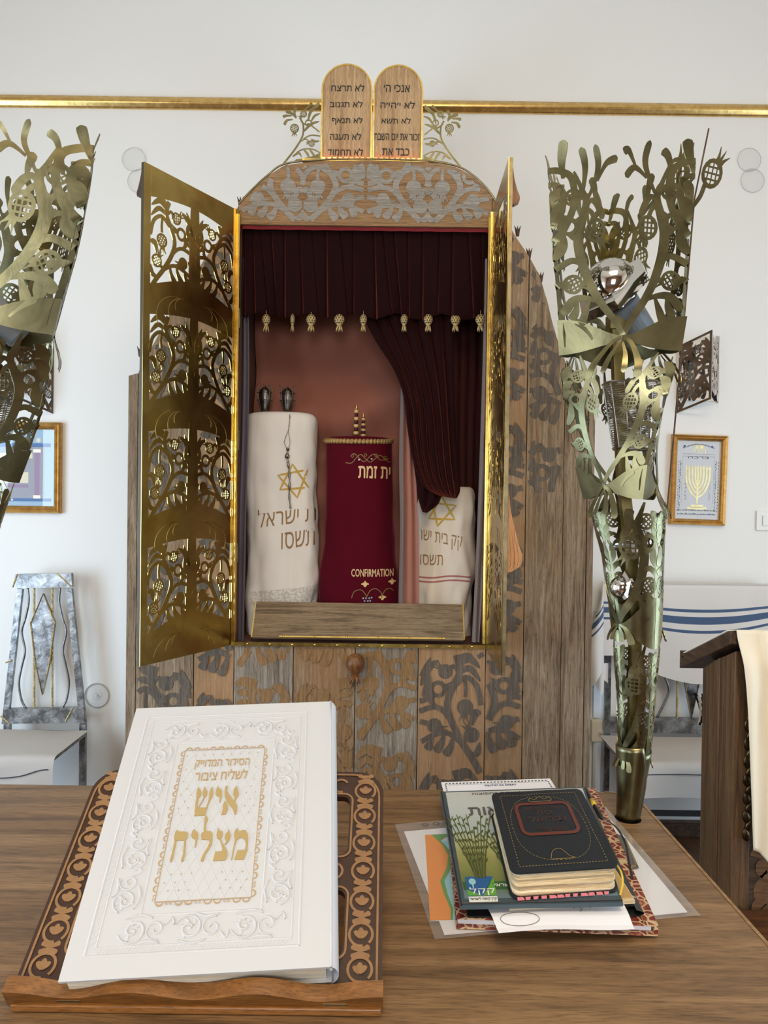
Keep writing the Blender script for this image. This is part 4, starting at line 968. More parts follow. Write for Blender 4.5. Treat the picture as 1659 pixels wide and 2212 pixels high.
# ------------------------------------------------------------------ things on the far wall
YW = YF
def picture(name, label, quad, Yw, fw, kind):
    c = [P(x, y, Yw-.012) for x, y in quad]          # TL TR BR BL, outer corners of the frame
    O = c[3]; U = (c[2]-c[3]); W = U.length; U.normalize(); Vv = V((0, 0, 1))-U*U.z; Vv.normalize(); H = (c[0]-c[3]).length
    fm = lambda u, v, w: O+U*u+Vv*v+V((0, -1, 0))*w
    t = thing(name, label, 'picture', (O+U*W/2))
    m = MB(); prof = [(0, -.010), (0, .012), (.18, .020), (.45, .014), (.62, .018), (.85, .012), (1, .006), (1, -.004)]
    cor = lambda d: [(d, d), (W-d, d), (W-d, H-d), (d, H-d)]
    rows = [[fm(*p, w) for p in cor(f*fw)] for f, w in prof]
    for a, b in zip(rows, rows[1:]):
        for i in range(4): m.add([a[i], a[(i+1) % 4], b[(i+1) % 4], b[i]], [(0, 1, 2, 3)])
    m.build('gilt_frame', M['gilt'], t)
    pw, ph = W-2*fw, H-2*fw; fp = lambda u, v, w: fm(fw+u*pw, fw+v*ph, -.003+w)
    m = MB(); rect = lambda a, b, c_, d, mt, w=.0004: m.prism([(a, c_), (b, c_), (b, d), (a, d)], fp, 0, w, mt)
    asp = ph/pw
    if kind == 'menorah':
        mats = [M['printbase'], M['printgold'], M['ink'], M['deepblue'], M['greyprint']]
        rect(-.02, 1.02, -.02, 1.02, 0, .0002)
        # rows of tiny lettering as border and columns
        for side in range(2):
            x = .09 if side == 0 else .90; nlet = 34
            for i in range(nlet):
                v = .10+.66*i/nlet; a = x+random.uniform(-.018, .0); rect(a, a+random.uniform(.012, .03), v, v+.011, 2)
                if i % 2 == 0 and side == 0: rect(.045, .058, v, v+.014, 2)
                if side == 1 and i % 2 == 0: rect(.955, .97, v, v+.014, 2)
        for r_, n_ in ((.055, 30), (.105, 26)):
            for i in range(n_): u = .06+.88*i/n_; rect(u, u+.018, r_, r_+random.uniform(.01, .02), 2)
        for i in range(26):
            u = .14+.72*i/26; rect(u, u+.017, .90+.05*math.sin(PI*i/26), .905+.05*math.sin(PI*i/26)+random.uniform(.006, .014), 2)
        for side in (.20, .74):
            for i in range(26): v = .25+.42*i/26; rect(side+random.uniform(0, .02), side+random.uniform(.03, .07), v, v+.006, 4 if i % 3 else 2)
        for u, v in ((.17, .93), (.80, .93)): L, R, c_ = disc((u*pw, v*ph), .006); m.strip(L, R, lambda x, y, w: fp(x/pw, y/ph, w), 0, 3, c_, None, .5, .0006)
        for a, b, c_, d in ((.14, .86, .80, .803), (.14, .86, .83, .833), (.14, .143, .20, .80), (.857, .86, .20, .80)): rect(a, b, c_, d, 2)
        fitg = lambda tx, a, b, c_, d, mt=1: fit(m, heb(tx), lambda x, y, w: fp(x, y, w), a, b, c_, d, mt, .0006, .02)
        fitg('תודה', .36, .66, .845, .895); fitg('ברכה', .26, .74, .775, .80, 2)
        for a, b in ((.42, .50), (.52, .60)): rect(a, b, .905, .945, 1)
        S2 = lambda pts, w: [m.strip(L, R, lambda x, y, q: fp(x/pw, y/ph, q), 0, 1, c_, None, .5, .0008) for L, R, c_ in [stroke([(u*pw, v*ph) for u, v in pts], w)]]
        for r in (.06, .13, .20, .27):
            for s in (-1, 1): S2([(.5+s*r, .66), (.5+s*r, .60), (.5+s*r*.92, .53-r*.25), (.5+s*r*.5, .50-r*.62), (.5, .47-r*.72)], .0095)
        S2([(.5, .66), (.5, .20)], .011); S2([(.22, .655), (.78, .655)], .004); rect(.36, .64, .15, .185, 1, .0008); rect(.28, .72, .125, .155, 1, .0008)
        for r in (-.27, -.20, -.13, -.06, 0, .06, .13, .20, .27): rect(.5+r-.012, .5+r+.012, .66, .685, 1, .0008)
    else:
        mats = [M['skyprint'], M['printgold'], M['purple'], M['deepblue'], M['greyprint'], M['paper2'], M['logoblue']]
        rect(-.02, 1.02, -.02, 1.02, 0, .0002)
        rect(.20, .90, .10, .80, 4, .0003); rect(.12, .96, .77, .82, 6, .0005); rect(.10, .97, .06, .10, 6, .0005)
        for a in (.16, .80): rect(a, a+.05, .12, .72, 2, .0006); [rect(a-.01, a+.06, v, v+.04, 1, .0008) for v in (.70, .10)]
        rect(.30, .78, .62, .69, 5, .0006); rect(.40, .54, .40, .62, 2, .0006); rect(.42, .74, .30, .44, 5, .0008); rect(.42, .74, .24, .28, 2, .0008)
        for u, v, r in ((.50, .90, .014), (.36, .88, .010), (.68, .88, .010), (.84, .86, .012), (.14, .86, .012), (.60, .93, .012), (.40, .08, .006), (.46, .08, .006), (.52, .08, .006), (.58, .08, .006)):
            L, R, c_ = disc((u*pw, v*ph), r); m.strip(L, R, lambda x, y, w: fp(x/pw, y/ph, w), 0, 5, c_, None, .5, .0009)
    m.build('print', mats, t)
    m = MB(); m.prism([(0, 0), (1, 0), (1, 1), (0, 1)], fp, .0035, .0055); m.build('glass', M['pglass'], t)
    return t
picture('framed_print', 'gilt-framed print of a gold menorah among Hebrew lettering on the right wall', [(1453, 938), (1573, 940), (1564, 1136), (1444, 1132)], YW, .030, 'menorah')
picture('framed_print', 'gilt-framed blue print with a window glare on the left wall', [(-112, 910), (135, 912), (132, 1109), (-116, 1106)], YW, .036, 'blue')
# pierced metal wall lamps
def sconce(label, xs, ytop, ybot):
    # xs: pixel columns of wall edge, fold, far edge
    Yf = YW-.15
    a = P(xs[0], 800, YW-.004); f = P(xs[1], 800, Yf); b = P(xs[2], 800, YW-.004); z1 = P(xs[1], ytop, Yf).z; z0 = P(xs[1], ybot, Yf).z
    t = thing('wall_lamp', label, 'lamp', (f.x, YW-.07, z0), 'pierced wall lamps')
    H = z1-z0; W1 = math.hypot(f.x-a.x, f.y-a.y); d1 = V((a.x-f.x, a.y-f.y, 0)).normalized(); d2 = V((b.x-f.x, b.y-f.y, 0)).normalized(); W2 = V((b.x-f.x, b.y-f.y, 0)).length
    n1 = V((d1.y, -d1.x, 0)); n1 = n1 if n1.y < 0 else -n1
    fm = lambda u, v, w: (V((f.x, f.y, z0))+(d1*u if u > 0 else d2*(-u))+V((0, 0, v+ -.26*max(0, u)*0 + .0))+n1*w)
    m = MB(); sk = lambda u, v: v-(.30*u*u/W1 if u > 0 else 0)*0+( -.34*u*(1-v/H) + -.22*u*(v/H) if u > 0 else 0)
    fs = lambda u, v, w: fm(u, v+(-.35*u*(v/H)+.12*u*(1-v/H) if u > 0 else 0), w)
    fs = lambda u, v, w: fm(u, v-.30*max(0, u), w)
    fr = .012
    for L, R in (([(0, H*i/8) for i in range(9)], [(fr, H*i/8) for i in range(9)]), ([(W1-fr, H*i/8) for i in range(9)], [(W1, H*i/8) for i in range(9)]), ([(W1*i/8, 0) for i in range(9)], [(W1*i/8, fr) for i in range(9)]), ([(W1*i/8, H-fr) for i in range(9)], [(W1*i/8, H) for i in range(9)]),
                 ([(-.0001, H*i/8) for i in range(9)], [(-fr, H*i/8) for i in range(9)]), ([(-W2+fr, H*i/8) for i in range(9)], [(-W2, H*i/8) for i in range(9)])):
        m.strip(L, R, fs, .0015)
    for L, R, c in motif(W1*.97, H*.96, 1, True, 1.5): m.strip(L, R, fs, .0015, 0, c, lambda u, v: 0 < u < W1 and 0 < v < H)
    for L, R, c in motif(W2*.97, H*.96, -1, True, 1.3): m.strip(L, R, fs, .0015, 0, c, lambda u, v: -W2 < u < 0 and 0 < v < H)
    m.build('pierced_shade', M['sconce'], t)
    m = MB(); m.lathe([(.030, 0), (.030, .16), (.028, .165), (.0, .166)], (lerp(a.x, f.x, .62), YW-.055, z0+.03), n=20); m.build('glass_tube', M['glass'], t, smooth=True)
    m = MB(); m.box(min(a.x, f.x), max(b.x, f.x) if b.x > f.x else f.x, YW-.012, YW-.0005, z0+.01, z1-.03); m.build('back_plate', M['chrome'], t)
sconce('pierced metal wall lamp above the menorah print, behind the right torch', (1462, 1537, 1553), 712, 862)
sconce('pierced metal wall lamp on the left wall, half hidden by the left torch', (116, 40, 24), 712, 862)
# glass discs on the wall
def gdisc(px_, py_, r, label, spiral=False, g='glass discs on the wall'):
    c = P(px_, py_, YW-.012); R = r*YW/F
    t = thing('glass_disc', label, 'glass disc', c-V((0, 0, R)), g)
    m = MB(); m.lathe([(R*.96, 0), (R*.96, .004), (0, .005)], (c.x, YW-.004, c.z), (0, -1, 0), 40); m.build('disc', M['discglass'], t)
    m = MB(); m.tube([(c.x+R*math.cos(q), YW-.006, c.z+R*math.sin(q)) for q in [2*PI*i/48 for i in range(48)]], .0009 if not spiral else .0026, 6, closed=True); m.build('rim', M['discedge'], t, smooth=True)
    m = MB()
    if spiral:
        m.tube([(c.x+R*(.12+.5*q/9)*math.cos(q), YW-.0105, c.z+R*(.12+.5*q/9)*math.sin(q)) for q in [i*.25 for i in range(36)]], lambda s: .004*(1-s)+.0008, 6); m.lathe([(.010, 0), (.006, .006), (0, .008)], (c.x+.008, YW-.009, c.z-.006), (0, -1, 0), 14); m.build('swirl', M['discglass'], t, smooth=True)
gdisc(288, 343, 25, 'faint clear glass disc on the wall above the left brass door, uppermost of its pair')
gdisc(300, 390, 25, 'faint clear glass disc on the wall tucked behind the top of the left brass door')
gdisc(1620, 344, 25, 'faint clear glass disc high on the right wall, upper of its pair')
gdisc(1627, 389, 25, 'faint clear glass disc high on the right wall, lower of its pair')
gdisc(208, 1503, 26, 'thick clear glass disc with a swirl on the wall beside the left metal chair', True)
# light switch
c0, c1 = P(1634, 1146, YW-.01), P(1690, 1104, YW-.01)
sw = thing('light_switch', 'white light switch on the wall at the right edge of the photo', 'light switch', V(((c0.x+c1.x)/2, YW-.006, c0.z)))
MB().box(c0.x, c1.x, YW-.010, YW-.0005, c0.z, c1.z).build('switch_plate', M['switch'], sw, bevel=.003)
MB().box(c0.x+.03, c1.x-.03, YW-.016, YW-.010, c0.z+.025, c1.z-.025).build('rocker', M['switch'], sw, bevel=.002)
# white pipe and box beside the ark
pa, pb, pc = P(1292, 1425, YW-.03), P(1290, 1575, YW-.03), P(1288, 1700, YW-.03)
tag(MB().tube([V((pb.x, YW-.028, .0)), V((pb.x, YW-.028, pb.z-.06))], .020, 14).build('water_pipe', M['pipe'], smooth=True), 'white pipe rising from the floor between the ark and the metal bench', 'pipe')
tag(MB().box(pa.x-.018, pa.x+.018, YW-.022, YW-.0005, pb.z+.055, pa.z+.25).build('cable_duct', M['pipe'], bevel=.002), 'white cable duct on the wall just right of the ark', 'cable duct')
jb = thing('thermostat_valve', 'small cream valve box on the white pipe right of the ark', 'valve', V((pb.x, YW-.03, pb.z-.06)))
MB().box(pb.x-.034, pb.x+.022, YW-.055, YW-.001, pb.z-.06, pb.z+.05).build('housing', M['cream'], jb, bevel=.006)
MB().lathe([(.014, 0), (.013, .022), (.009, .026), (0, .026)], (pb.x+.014, YW-.05, pb.z-.01), (.5, -1, 0), 14).build('dial', M['switch'], jb)
# ------------------------------------------------------------------ steel chair (left) and bench (right)
def bar(m, p, q, w, d, Y, mat=0):
    """flat bar between two points of the plane Y, width w, depth d"""
    a, b = V((p[0], Y, p[1])), V((q[0], Y, q[1])); t = (b-a).normalized(); n = V((t.z, 0, -t.x))*w/2; e = V((0, d/2, 0))
    m.hexa([a-n-e, a+n-e, a+n+e, a-n+e], [b-n-e, b+n-e, b+n+e, b-n+e], mat)
YC = 3.845
def cp(x, y): p = P(x, y, YC); return (p.x, p.z)
ch = thing('steel_chair', 'tall-backed hammered steel chair with a diamond splat against the left wall', 'chair', (cp(95, 1560)[0], 3.66, 0))
seatz = cp(95, 1575)[1]
m = MB(); tl, tr, bl, br = cp(36, 1255), cp(156, 1255), cp(8, 1545), cp(184, 1545)
def side(a, b, w): bar(m, a, b, w, .022, YC)
side(cp(44, 1272), cp(12, 1562), .028); side(cp(150, 1272), cp(180, 1562), .030)
m.prism([cp(30, 1270), cp(158, 1268), cp(156, 1238), cp(35, 1240)], lambda x, z, w: V((x, YC+w, z)), -.013, .013)
m.prism([cp(6, 1562), cp(186, 1560), cp(182, 1527), cp(12, 1530)], lambda x, z, w: V((x, YC+w, z)), -.013, .013)
m.build('back_frame', M['silver'], ch)
dia = [(95, 1282), (68, 1345), (78, 1435), (93, 1500), (108, 1435), (120, 1345)]
m = MB(); m.prism([cp(*p) for p in dia], lambda x, z, w: V((x, YC+w, z)), -.008, .008)
sp = m.build('diamond_splat', M['silver'], ch)
m = MB(); pts = [V((*cp(*p),)) for p in dia]; m.tube([V((p[0], YC-.009, p[1])) for p in cr([cp(*p) for p in dia], 1, True)], .004, 6, closed=True); m.build('weld_seam', M['weld'], sp)
for x in (74, 113): m = MB(); m.tube([V((cp(x, 1270)[0], YC, cp(x, 1270)[1])), V((cp(x, 1528)[0], YC, cp(x, 1528)[1]))], .0055, 8); m.build('back_rod', M['weld'], ch)
for s in (-1, 1):
    pp = [(60, 1270), (62, 1300), (55, 1335), (47, 1365), (54, 1405), (47, 1440), (41, 1475), (46, 1510), (56, 1530)]
    m = MB(); m.tube([V((q[0], YC, q[1])) for q in cr([cp(x if s < 0 else 190-x, y) for x, y in pp], 6)], .0058, 8); m.build('wavy_rod', M['ironrod'], ch, smooth=True)
m = MB()
for a, b in (((40, 1240), (30, 1268)), ((126, 1238), (156, 1266)), ((15, 1430), (28, 1425)), ((4, 1545), (22, 1562)), ((144, 1556), (160, 1527))):
    p, q = cp(*a), cp(*b); m = MB(); m.tube([V((p[0], YC-.012, p[1])), V((q[0], YC-.012, q[1]))], .0045, 6); m.build('weld_seam', M['weld'], ch)
xa, xb = cp(8, 1560)[0], cp(184, 1560)[0]
for x in (xa+.02, xb-.01):
    m = MB(); m.box(x-.015, x+.015, YC-.012, YC+.012, 0, cp(95, 1562)[1]); m.build('leg', M['silver'], ch)
    m = MB(); m.box(x-.015+(.0), x+.015, 3.42, 3.445, 0, seatz-.03); m.build('leg', M['silver'], ch)
m = MB(); m.box(xa+.005, xb+.005, 3.42, YC-.013, seatz-.03, seatz-.002); m.build('seat', M['silver'], ch)
# cloth over the seat
cw0, cw1 = xa-.075, xb+.03
def drape(x0, x1, y0, y1, z, hang, rad=.03, ph=0, sag=.0):
    def fn(u, v):
        L = (y1-y0)+hang; s = v*L; x = lerp(x0, x1, u)
        wob = .006*math.sin(u*7+v*4+ph)+.004*noise.noise(V((x*9, s*9, ph)))
        if s < y1-y0-rad: p = V((x, y1-s, z+.004+wob*.4))
        elif s < y1-y0+rad: a = (s-(y1-y0-rad))/(2*rad)*PI/2; p = V((x, y0+rad-rad*math.sin(a)*1.0-.004, z+.004-rad+rad*math.cos(a)))
        else: p = V((x, y0-.008+wob*.8-.01*(s-(y1-y0))-.012*(1+math.sin(u*11+ph))*(s-(y1-y0))/max(.01, hang), z-rad-(s-(y1-y0+rad))))
        return p
    return fn
m = MB().grid(drape(cw0, cw1, 3.41, YC-.03, seatz, .26), 50, 50)
yy = seatz-.075
m.tube([V((lerp(cw0, cw1-.02, i/40), 3.398-.012*(1+math.sin(i/40*11))*.2, yy+.010*math.sin(i*.21)+.02*smooth01((i-30)/10))) for i in range(41)], .0022, 5, mat=1)
o = m.build('seat_cover', [M['seat'], M['ink']], smooth=True); tag(o, 'natural linen cover with a dark seam draped over the left steel chair seat', 'seat cover')
# bench on the right
YB = 3.845
def bp(x, y): p = P(x, y, YB); return (p.x, p.z)
bn = thing('steel_bench', 'wide hammered steel bench with wavy back rods right of the ark', 'bench', (bp(1492, 1560)[0], 3.66, 0))
bz = bp(1400, 1590)[1]; x0, x1 = bp(1312, 1500)[0], bp(1672, 1500)[0]; fB = lambda x, z, w: V((x, YB+w, z))
tz = bp(1400, 1262)[1]
m = MB(); m.box(x0-.014, x0+.014, YB-.011, YB+.011, bz, tz); m.box(x1-.014, x1+.014, YB-.011, YB+.011, bz, tz); m.box(x0, x1, YB-.011, YB+.011, tz-.06, tz)
za, zb = bp(1400, 1582)[1], bp(1400, 1549)[1]; m.box(x0-.012, x1+.012, YB-.012, YB+.012, za, zb); m.build('back_frame', M['silver'], bn)
xc = bp(1493, 1500)[0]; dd = [(1493, 1300), (1452, 1380), (1493, 1548), (1534, 1380)]
m = MB(); m.prism([(xc, tz-.08), (xc-.085, tz-.26), (xc, zb), (xc+.085, tz-.26)], fB, -.008, .008); sp = m.build('diamond_splat', M['silver'], bn)
m = MB(); m.tube([V((p[0], YB-.010, p[1])) for p in ((xc, tz-.08), (xc-.085, tz-.26), (xc, zb), (xc+.085, tz-.26))], .0045, 6, closed=True); m.build('weld_seam', M['weld'], sp)
for s in (-1, 1):
    for d, mt in ((.070, 'weld'), (.235, 'silver')):
        m = MB(); m.tube([V((xc+s*d, YB, zb)), V((xc+s*d, YB, tz-.05))], .006 if mt == 'weld' else .010, 8); m.build('back_rod', M[mt], bn)
    m = MB(); m.tube([V((q[0], YB, q[1])) for q in cr([(xc+s*(.142+.030*math.cos(k*1.35)), lerp(tz-.05, zb, k/9)) for k in range(10)], 6)], .007, 8); m.build('wavy_rod', M['ironrod'], bn, smooth=True)
for x in (x0, x1):
    m = MB(); m.box(x-.014, x+.014, YB-.011, YB+.011, 0, bz); m.build('leg', M['silver'], bn); m = MB(); m.box(x-.014, x+.014, 3.42, 3.442, 0, bz-.03); m.build('leg', M['silver'], bn)
m = MB(); m.box(x0-.012, x1+.012, 3.42, YB-.013, bz-.04, bz-.004); m.build('seat', M['silver'], bn)
m = MB(); z_ = P(1470, 1757, 3.43).z; m.box(x0, x1, 3.425, 3.437, z_-.012, z_+.012); m.build('stretcher', M['black'], bn)
bx0, bx1 = bp(1300, 1600)[0]-.02, bp(1690, 1600)[0]
m = MB().grid(drape(bx0, bx1, 3.41, YB-.03, bz+.004, .145, .04, 2.0), 60, 50)
m.tube([V((lerp(bx0+.06, bx1-.02, i/40), 3.398, bz-.040+.005*math.sin(i*.17))) for i in range(41)], .0022, 5, mat=1); m.tube([V((bx0+.06, 3.398, bz-.040)), V((bx0+.04, 3.394, bz-.07)), V((bx0+.035, 3.390, bz-.135))], .0022, 5, mat=1)
o = m.build('seat_cover', [M['seat'], M['ink']], smooth=True); tag(o, 'natural linen cover with a dark seam draped over the right steel bench seat', 'seat cover')
# striped prayer shawl over the back of the bench
tx0, tx1 = bp(1300, 1300)[0], bp(1690, 1300)[0]; tzz = tz+.006
def stripe(u, v):
    return 1 if (.255 < v < .285 or .34 < v < .405 or .475 < v < .505) else 0
def tal(u, v):
    x = lerp(tx0, tx1, u); sag = math.sin(PI*min(1, max(0, (u-.08)/.92)))
    z = tzz-v*(.36+.075*sag)-.030*sag*v*2*(1 if v < .5 else 1)
    y = YB-.022-.012*v-.008*math.sin(u*8+v*3)*v-.006*noise.noise(V((x*6, z*6, 0)))
    if v < .03: y = YB-.012
    return V((x, y, z))
m = MB().grid(tal, 60, 66, matf=stripe)
def talend(u, v):       # folded end hanging at the left, wrapped forward
    x = lerp(tx0-.002, tx0-.085*smooth01(v*1.5)-.01, u); z = tzz-v*(.40+.06*u)+.02*u*0-u*.05*v-(.03*u if v < .1 else .03*u)
    return V((x, YB-.030-.05*math.sin(PI*u)*v-.03*v, z))
m.grid(talend, 14, 66, matf=stripe)
def talback(u, v): return V((lerp(tx0-.05, tx0+.03, u), YB-.030+.008*math.sin(u*9), tzz-.40-v*lerp(.08, .20, u)*(1 if u < .7 else .5)))
m.grid(talback, 12, 8)
def taltop(u, v): return V((lerp(tx0, tx1, u), lerp(YB-.022, YB+.024, v), tzz+.004*math.sin(PI*v)))
m.grid(taltop, 40, 4)
o = m.build('prayer_shawl', [M['tallit'], M['blue']], smooth=True); tag(o, 'cream prayer shawl with three blue stripes hung over the back of the steel bench', 'prayer shawl')
p = bp(1512, 1545)
def bagf(u, v): q = P(lerp(1500, 1524, u), lerp(1498, 1566, v), YB-.06); return V((q.x+.03*math.sin(v*2.4)*(1-u), YB-.05-.02*math.sin(PI*u), q.z))
o = MB().grid(bagf, 12, 24, matf=lambda u, v: 1 if (u+v*.4) % .5 < .25 else 0).build('folded_shawl', [M['tallit'], M['navy']], solid=.006); tag(o, 'navy and cream striped cloth on the bench, peeping out left of the lectern', 'prayer shawl')
# ------------------------------------------------------------------ lectern on the right
Xl = 1.075
def lx(px_, py_): return PX(px_, py_, Xl)
Yb_, Yf_ = 2.56, 2.335
lec = thing('wooden_lectern', 'dark oak lectern with a sloping top standing right of the table', 'lectern', (1.45, 2.45, 0))
ztop_n = P(1572, 1385, Yf_).z
m = MB(); XR2 = 1.95
m.box(Xl+.03, XR2-.03, Yf_+.012, Yb_, 0, ztop_n-.10); 
m.build('body', M['lecternpanel'], lec)
m = MB(); 
m.hexa([(Xl, Yf_, 0), (Xl+.055, Yf_, 0), (Xl+.055, Yf_+.10, 0), (Xl, Yf_+.10, 0)], [(Xl, Yf_, ztop_n-.03), (Xl+.055, Yf_, ztop_n-.03), (Xl+.055, Yf_+.10, ztop_n-.07), (Xl, Yf_+.10, ztop_n-.07)], 0, .75)
m.build('side_post', M['lectern'], lec, bevel=.003); m = MB()
m.hexa([(Xl-.004, Yf_+.10, 0), (Xl+.05, Yf_+.10, 0), (Xl+.05, Yb_, 0), (Xl-.004, Yb_, 0)], [(Xl-.004, Yf_+.10, ztop_n-.07), (Xl+.05, Yf_+.10, ztop_n-.07), (Xl+.05, Yb_, ztop_n-.13), (Xl-.004, Yb_, ztop_n-.13)], 0, .35)
m.build('side_panel', M['lectern'], lec, bevel=.003); m = MB()
m.box(XR2-.055, XR2, Yf_, Yb_, 0, ztop_n-.13, 0, .5)
m.build('side_post', M['lectern'], lec, bevel=.003)
e0, e1 = PX(1574, 1362, Xl-.01), PX(1474, 1422, Xl-.01)
m = MB()
t_ = .042; sl = V((0, 2.72-2.335, 1.168-ztop_n-.015)); n_ = V((0, -sl.z, sl.y)).normalized(); n_ = n_ if n_.z > 0 else -n_
A = V((Xl-.02, 2.325, P(1574, 1362, 2.325).z)); Bp = V((Xl-.02, 2.72, P(1474, 1418, 2.72).z)); Rr_ = V((XR2-Xl+.05, 0, 0)); dn = V((0, 0, -.042))
m.hexa([A+dn, Bp+dn, Bp+dn+Rr_, A+dn+Rr_], [A, Bp, Bp+Rr_, A+Rr_]); lip = V((0, -.035, 0)); up = V((0, 0, .022))
m.hexa([Bp+lip, Bp, Bp+Rr_, Bp+lip+Rr_], [Bp+lip+up*1.1, Bp+up, Bp+up+Rr_, Bp+lip+up*1.1+Rr_])
m.build('sloping_top', M['lecternh'], lec, bevel=.003)
# etched vines on the broad panel, carved leaves on the corner
fE = lambda x, z, w: V((x, Yf_+.012-w, z)); m = MB()
for an, s, z0 in ((Xl+.42, -1, .42), (Xl+.42, 1, .42), (Xl+.42, -1, .05), (Xl+.42, 1, .05)):
    for L, R, c in motif(.34, .36, s, False, 2.0): m.strip([(p[0]+an, p[1]+z0) for p in L], [(p[0]+an, p[1]+z0) for p in R], fE, 0, 0, c, lambda x, z: Xl+.06 < x < XR2-.06, .5, .001)
m.build('etched_vine', wood('etched_brown', srgb(86, 58, 32), srgb(112, 78, 46), srgb(132, 96, 58), (.8, 8, 9), .8, .3), lec)
m = MB()
for i in range(14):
    z = lerp(1.06, .70, i/13); s = (-1)**i; c = V((Xl+.046+.004*s, Yf_-.004, z))
    m.lathe([(0, -.022), (.010, -.012), (.013, 0), (.009, .014), (0, .024)], c, (.35*s, -.2, 1), 8, sq=.6)
m.build('carved_leaves', metal('dark_bronze', (.16, .11, .05, 1), (.07, .05, .03, 1), .4, 60), lec, smooth=True)
# cream cloth over the lectern
cx0, cx1 = P(1574, 1362, 2.33).x+.004, XR2+.02
def clothf(u, v):
    x = lerp(cx0, cx1, u); Lt = .33; s = v*1.0
    ed = lerp(.0, .050, v)*(1-u)
    f = .016*math.sin(u*34+.6)*smooth01((s-.25)/.2)+.010*math.sin(u*71+v*3)*smooth01((s-.25)/.3)
    f += .014*smooth01((u-.076)/.006)*smooth01((s-.2)/.1)
    if s < .24: k = s/.24; p = lerp(Bp, A, k*.96+.02); return V((x, p.y, p.z+.006))
    drop = (s-.24)/.76*interp([(0, .645), (.025, .655), (.055, .685), (.08, .665), (.14, .60), (.3, .52), (1, .5)], u)
    return V((x+ed, A.y-.012-.03*smooth01(drop*9)-f-.02*drop, A.z+.006-drop))
m = MB().grid(clothf, 130, 70)
o = m.build('lectern_cloth', M['cream'], smooth=True, solid=.003); tag(o, 'cream cloth hanging in folds over the dark oak lectern', 'cloth')
# dark wood bench end glimpsed at the lower right
o = MB().box(1.05, 1.95, 2.05, 2.12, 0, .46).box(1.05, 1.95, 2.0, 2.30, .46, .49).build('low_step', wood('orange_oak', srgb(52, 30, 14), srgb(80, 46, 22), srgb(98, 58, 28), (.6, 8, 8), .45, .1), bevel=.004); tag(o, 'low brown wooden seat below the lectern at the lower right edge', 'seat')
# ------------------------------------------------------------------ reading table
ZT = .95
rt = thing('reading_table', 'large brown oak reading table with rounded corners in the foreground', 'table', (-.25, 1.45, 0))
q = lambda x, y: PZ(x, y, ZT)
xr = q(1512, 1878).x; yb = (q(900, 1704).y+q(1290, 1713).y)/2; xl = -1.42; yf = .80; rc = .075
c = [(xl, yf), (xr+.012, yf)]+[(xr-.002-rc+rc*math.cos(a), yb-rc+rc*math.sin(a)) for a in [PI/2*i/10 for i in range(11)]]+[(xl+rc+rc*math.cos(a), yb-rc+rc*math.sin(a)) for a in [PI/2+PI/2*i/10 for i in range(11)]]
holes = [(tR[4](.95), 1.835, .031), (tL[4](.95), 1.80, .031)]
bmz = bmesh.new()
def loop(pts, z): return [bmz.verts.new((x, y, z)) for x, y in pts]
out = loop(c, ZT); eds = [bmz.edges.new((out[i], out[(i+1) % len(out)])) for i in range(len(out))]
rings = []
for hx, hy, hr_ in holes:
    h = loop([(hx+hr_*math.cos(2*PI*i/28), hy+hr_*math.sin(2*PI*i/28)) for i in range(28)], ZT); rings.append(h); eds += [bmz.edges.new((h[i], h[(i+1) % 28])) for i in range(28)]
bmesh.ops.triangle_fill(bmz, use_beauty=True, edges=eds, normal=(0, 0, 1))
bmz.verts.index_update(); vs = [v.co.copy() for v in bmz.verts]; fs = [[v.index for v in f.verts] for f in bmz.faces]; bmz.free()
m = MB(); m.add(vs, fs); m.add([v-V((0, 0, .038)) for v in vs], [f[::-1] for f in fs], 1)
def wallr(pts, mt): n = len(pts); m.add([V((x, y, ZT)) for x, y in pts]+[V((x, y, ZT-.038)) for x, y in pts], [(i, (i+1) % n, n+(i+1) % n, n+i) for i in range(n)], mt)
wallr(c, 1)
for hx, hy, hr_ in holes: wallr([(hx+hr_*math.cos(2*PI*i/28), hy+hr_*math.sin(2*PI*i/28)) for i in range(28)], 2)
L_, R_, cl_ = ribbon(c[1:13], .007); m.strip(L_, R_, lambda x, y, w: V((x, y, ZT+w-.0008)), .0, 1, False, None, .5, .0010)
m.build('table_top', [M['table'], M['tableedge'], M['dark']], rt)
m = MB(); m.box(xl+.08, xr-.10, yf+.08, yf+.11, .10, ZT-.038); m.box(xl+.08, xr-.10, yb-.13, yb-.10, .10, ZT-.038); m.box(xl+.08, xl+.11, yf+.11, yb-.13, .10, ZT-.038); m.box(xr-.13, xr-.10, yf+.11, yb-.13, .10, ZT-.038); m.box(xl+.11, xr-.13, yf+.11, yb-.13, ZT-.10, ZT-.09); m.build('panelled_base', M['lectern'], rt)
m = MB(); m.box(xl+.05, xr-.07, yf+.05, yb-.07, 0, .10); m.build('plinth', M['lecternh'], rt)
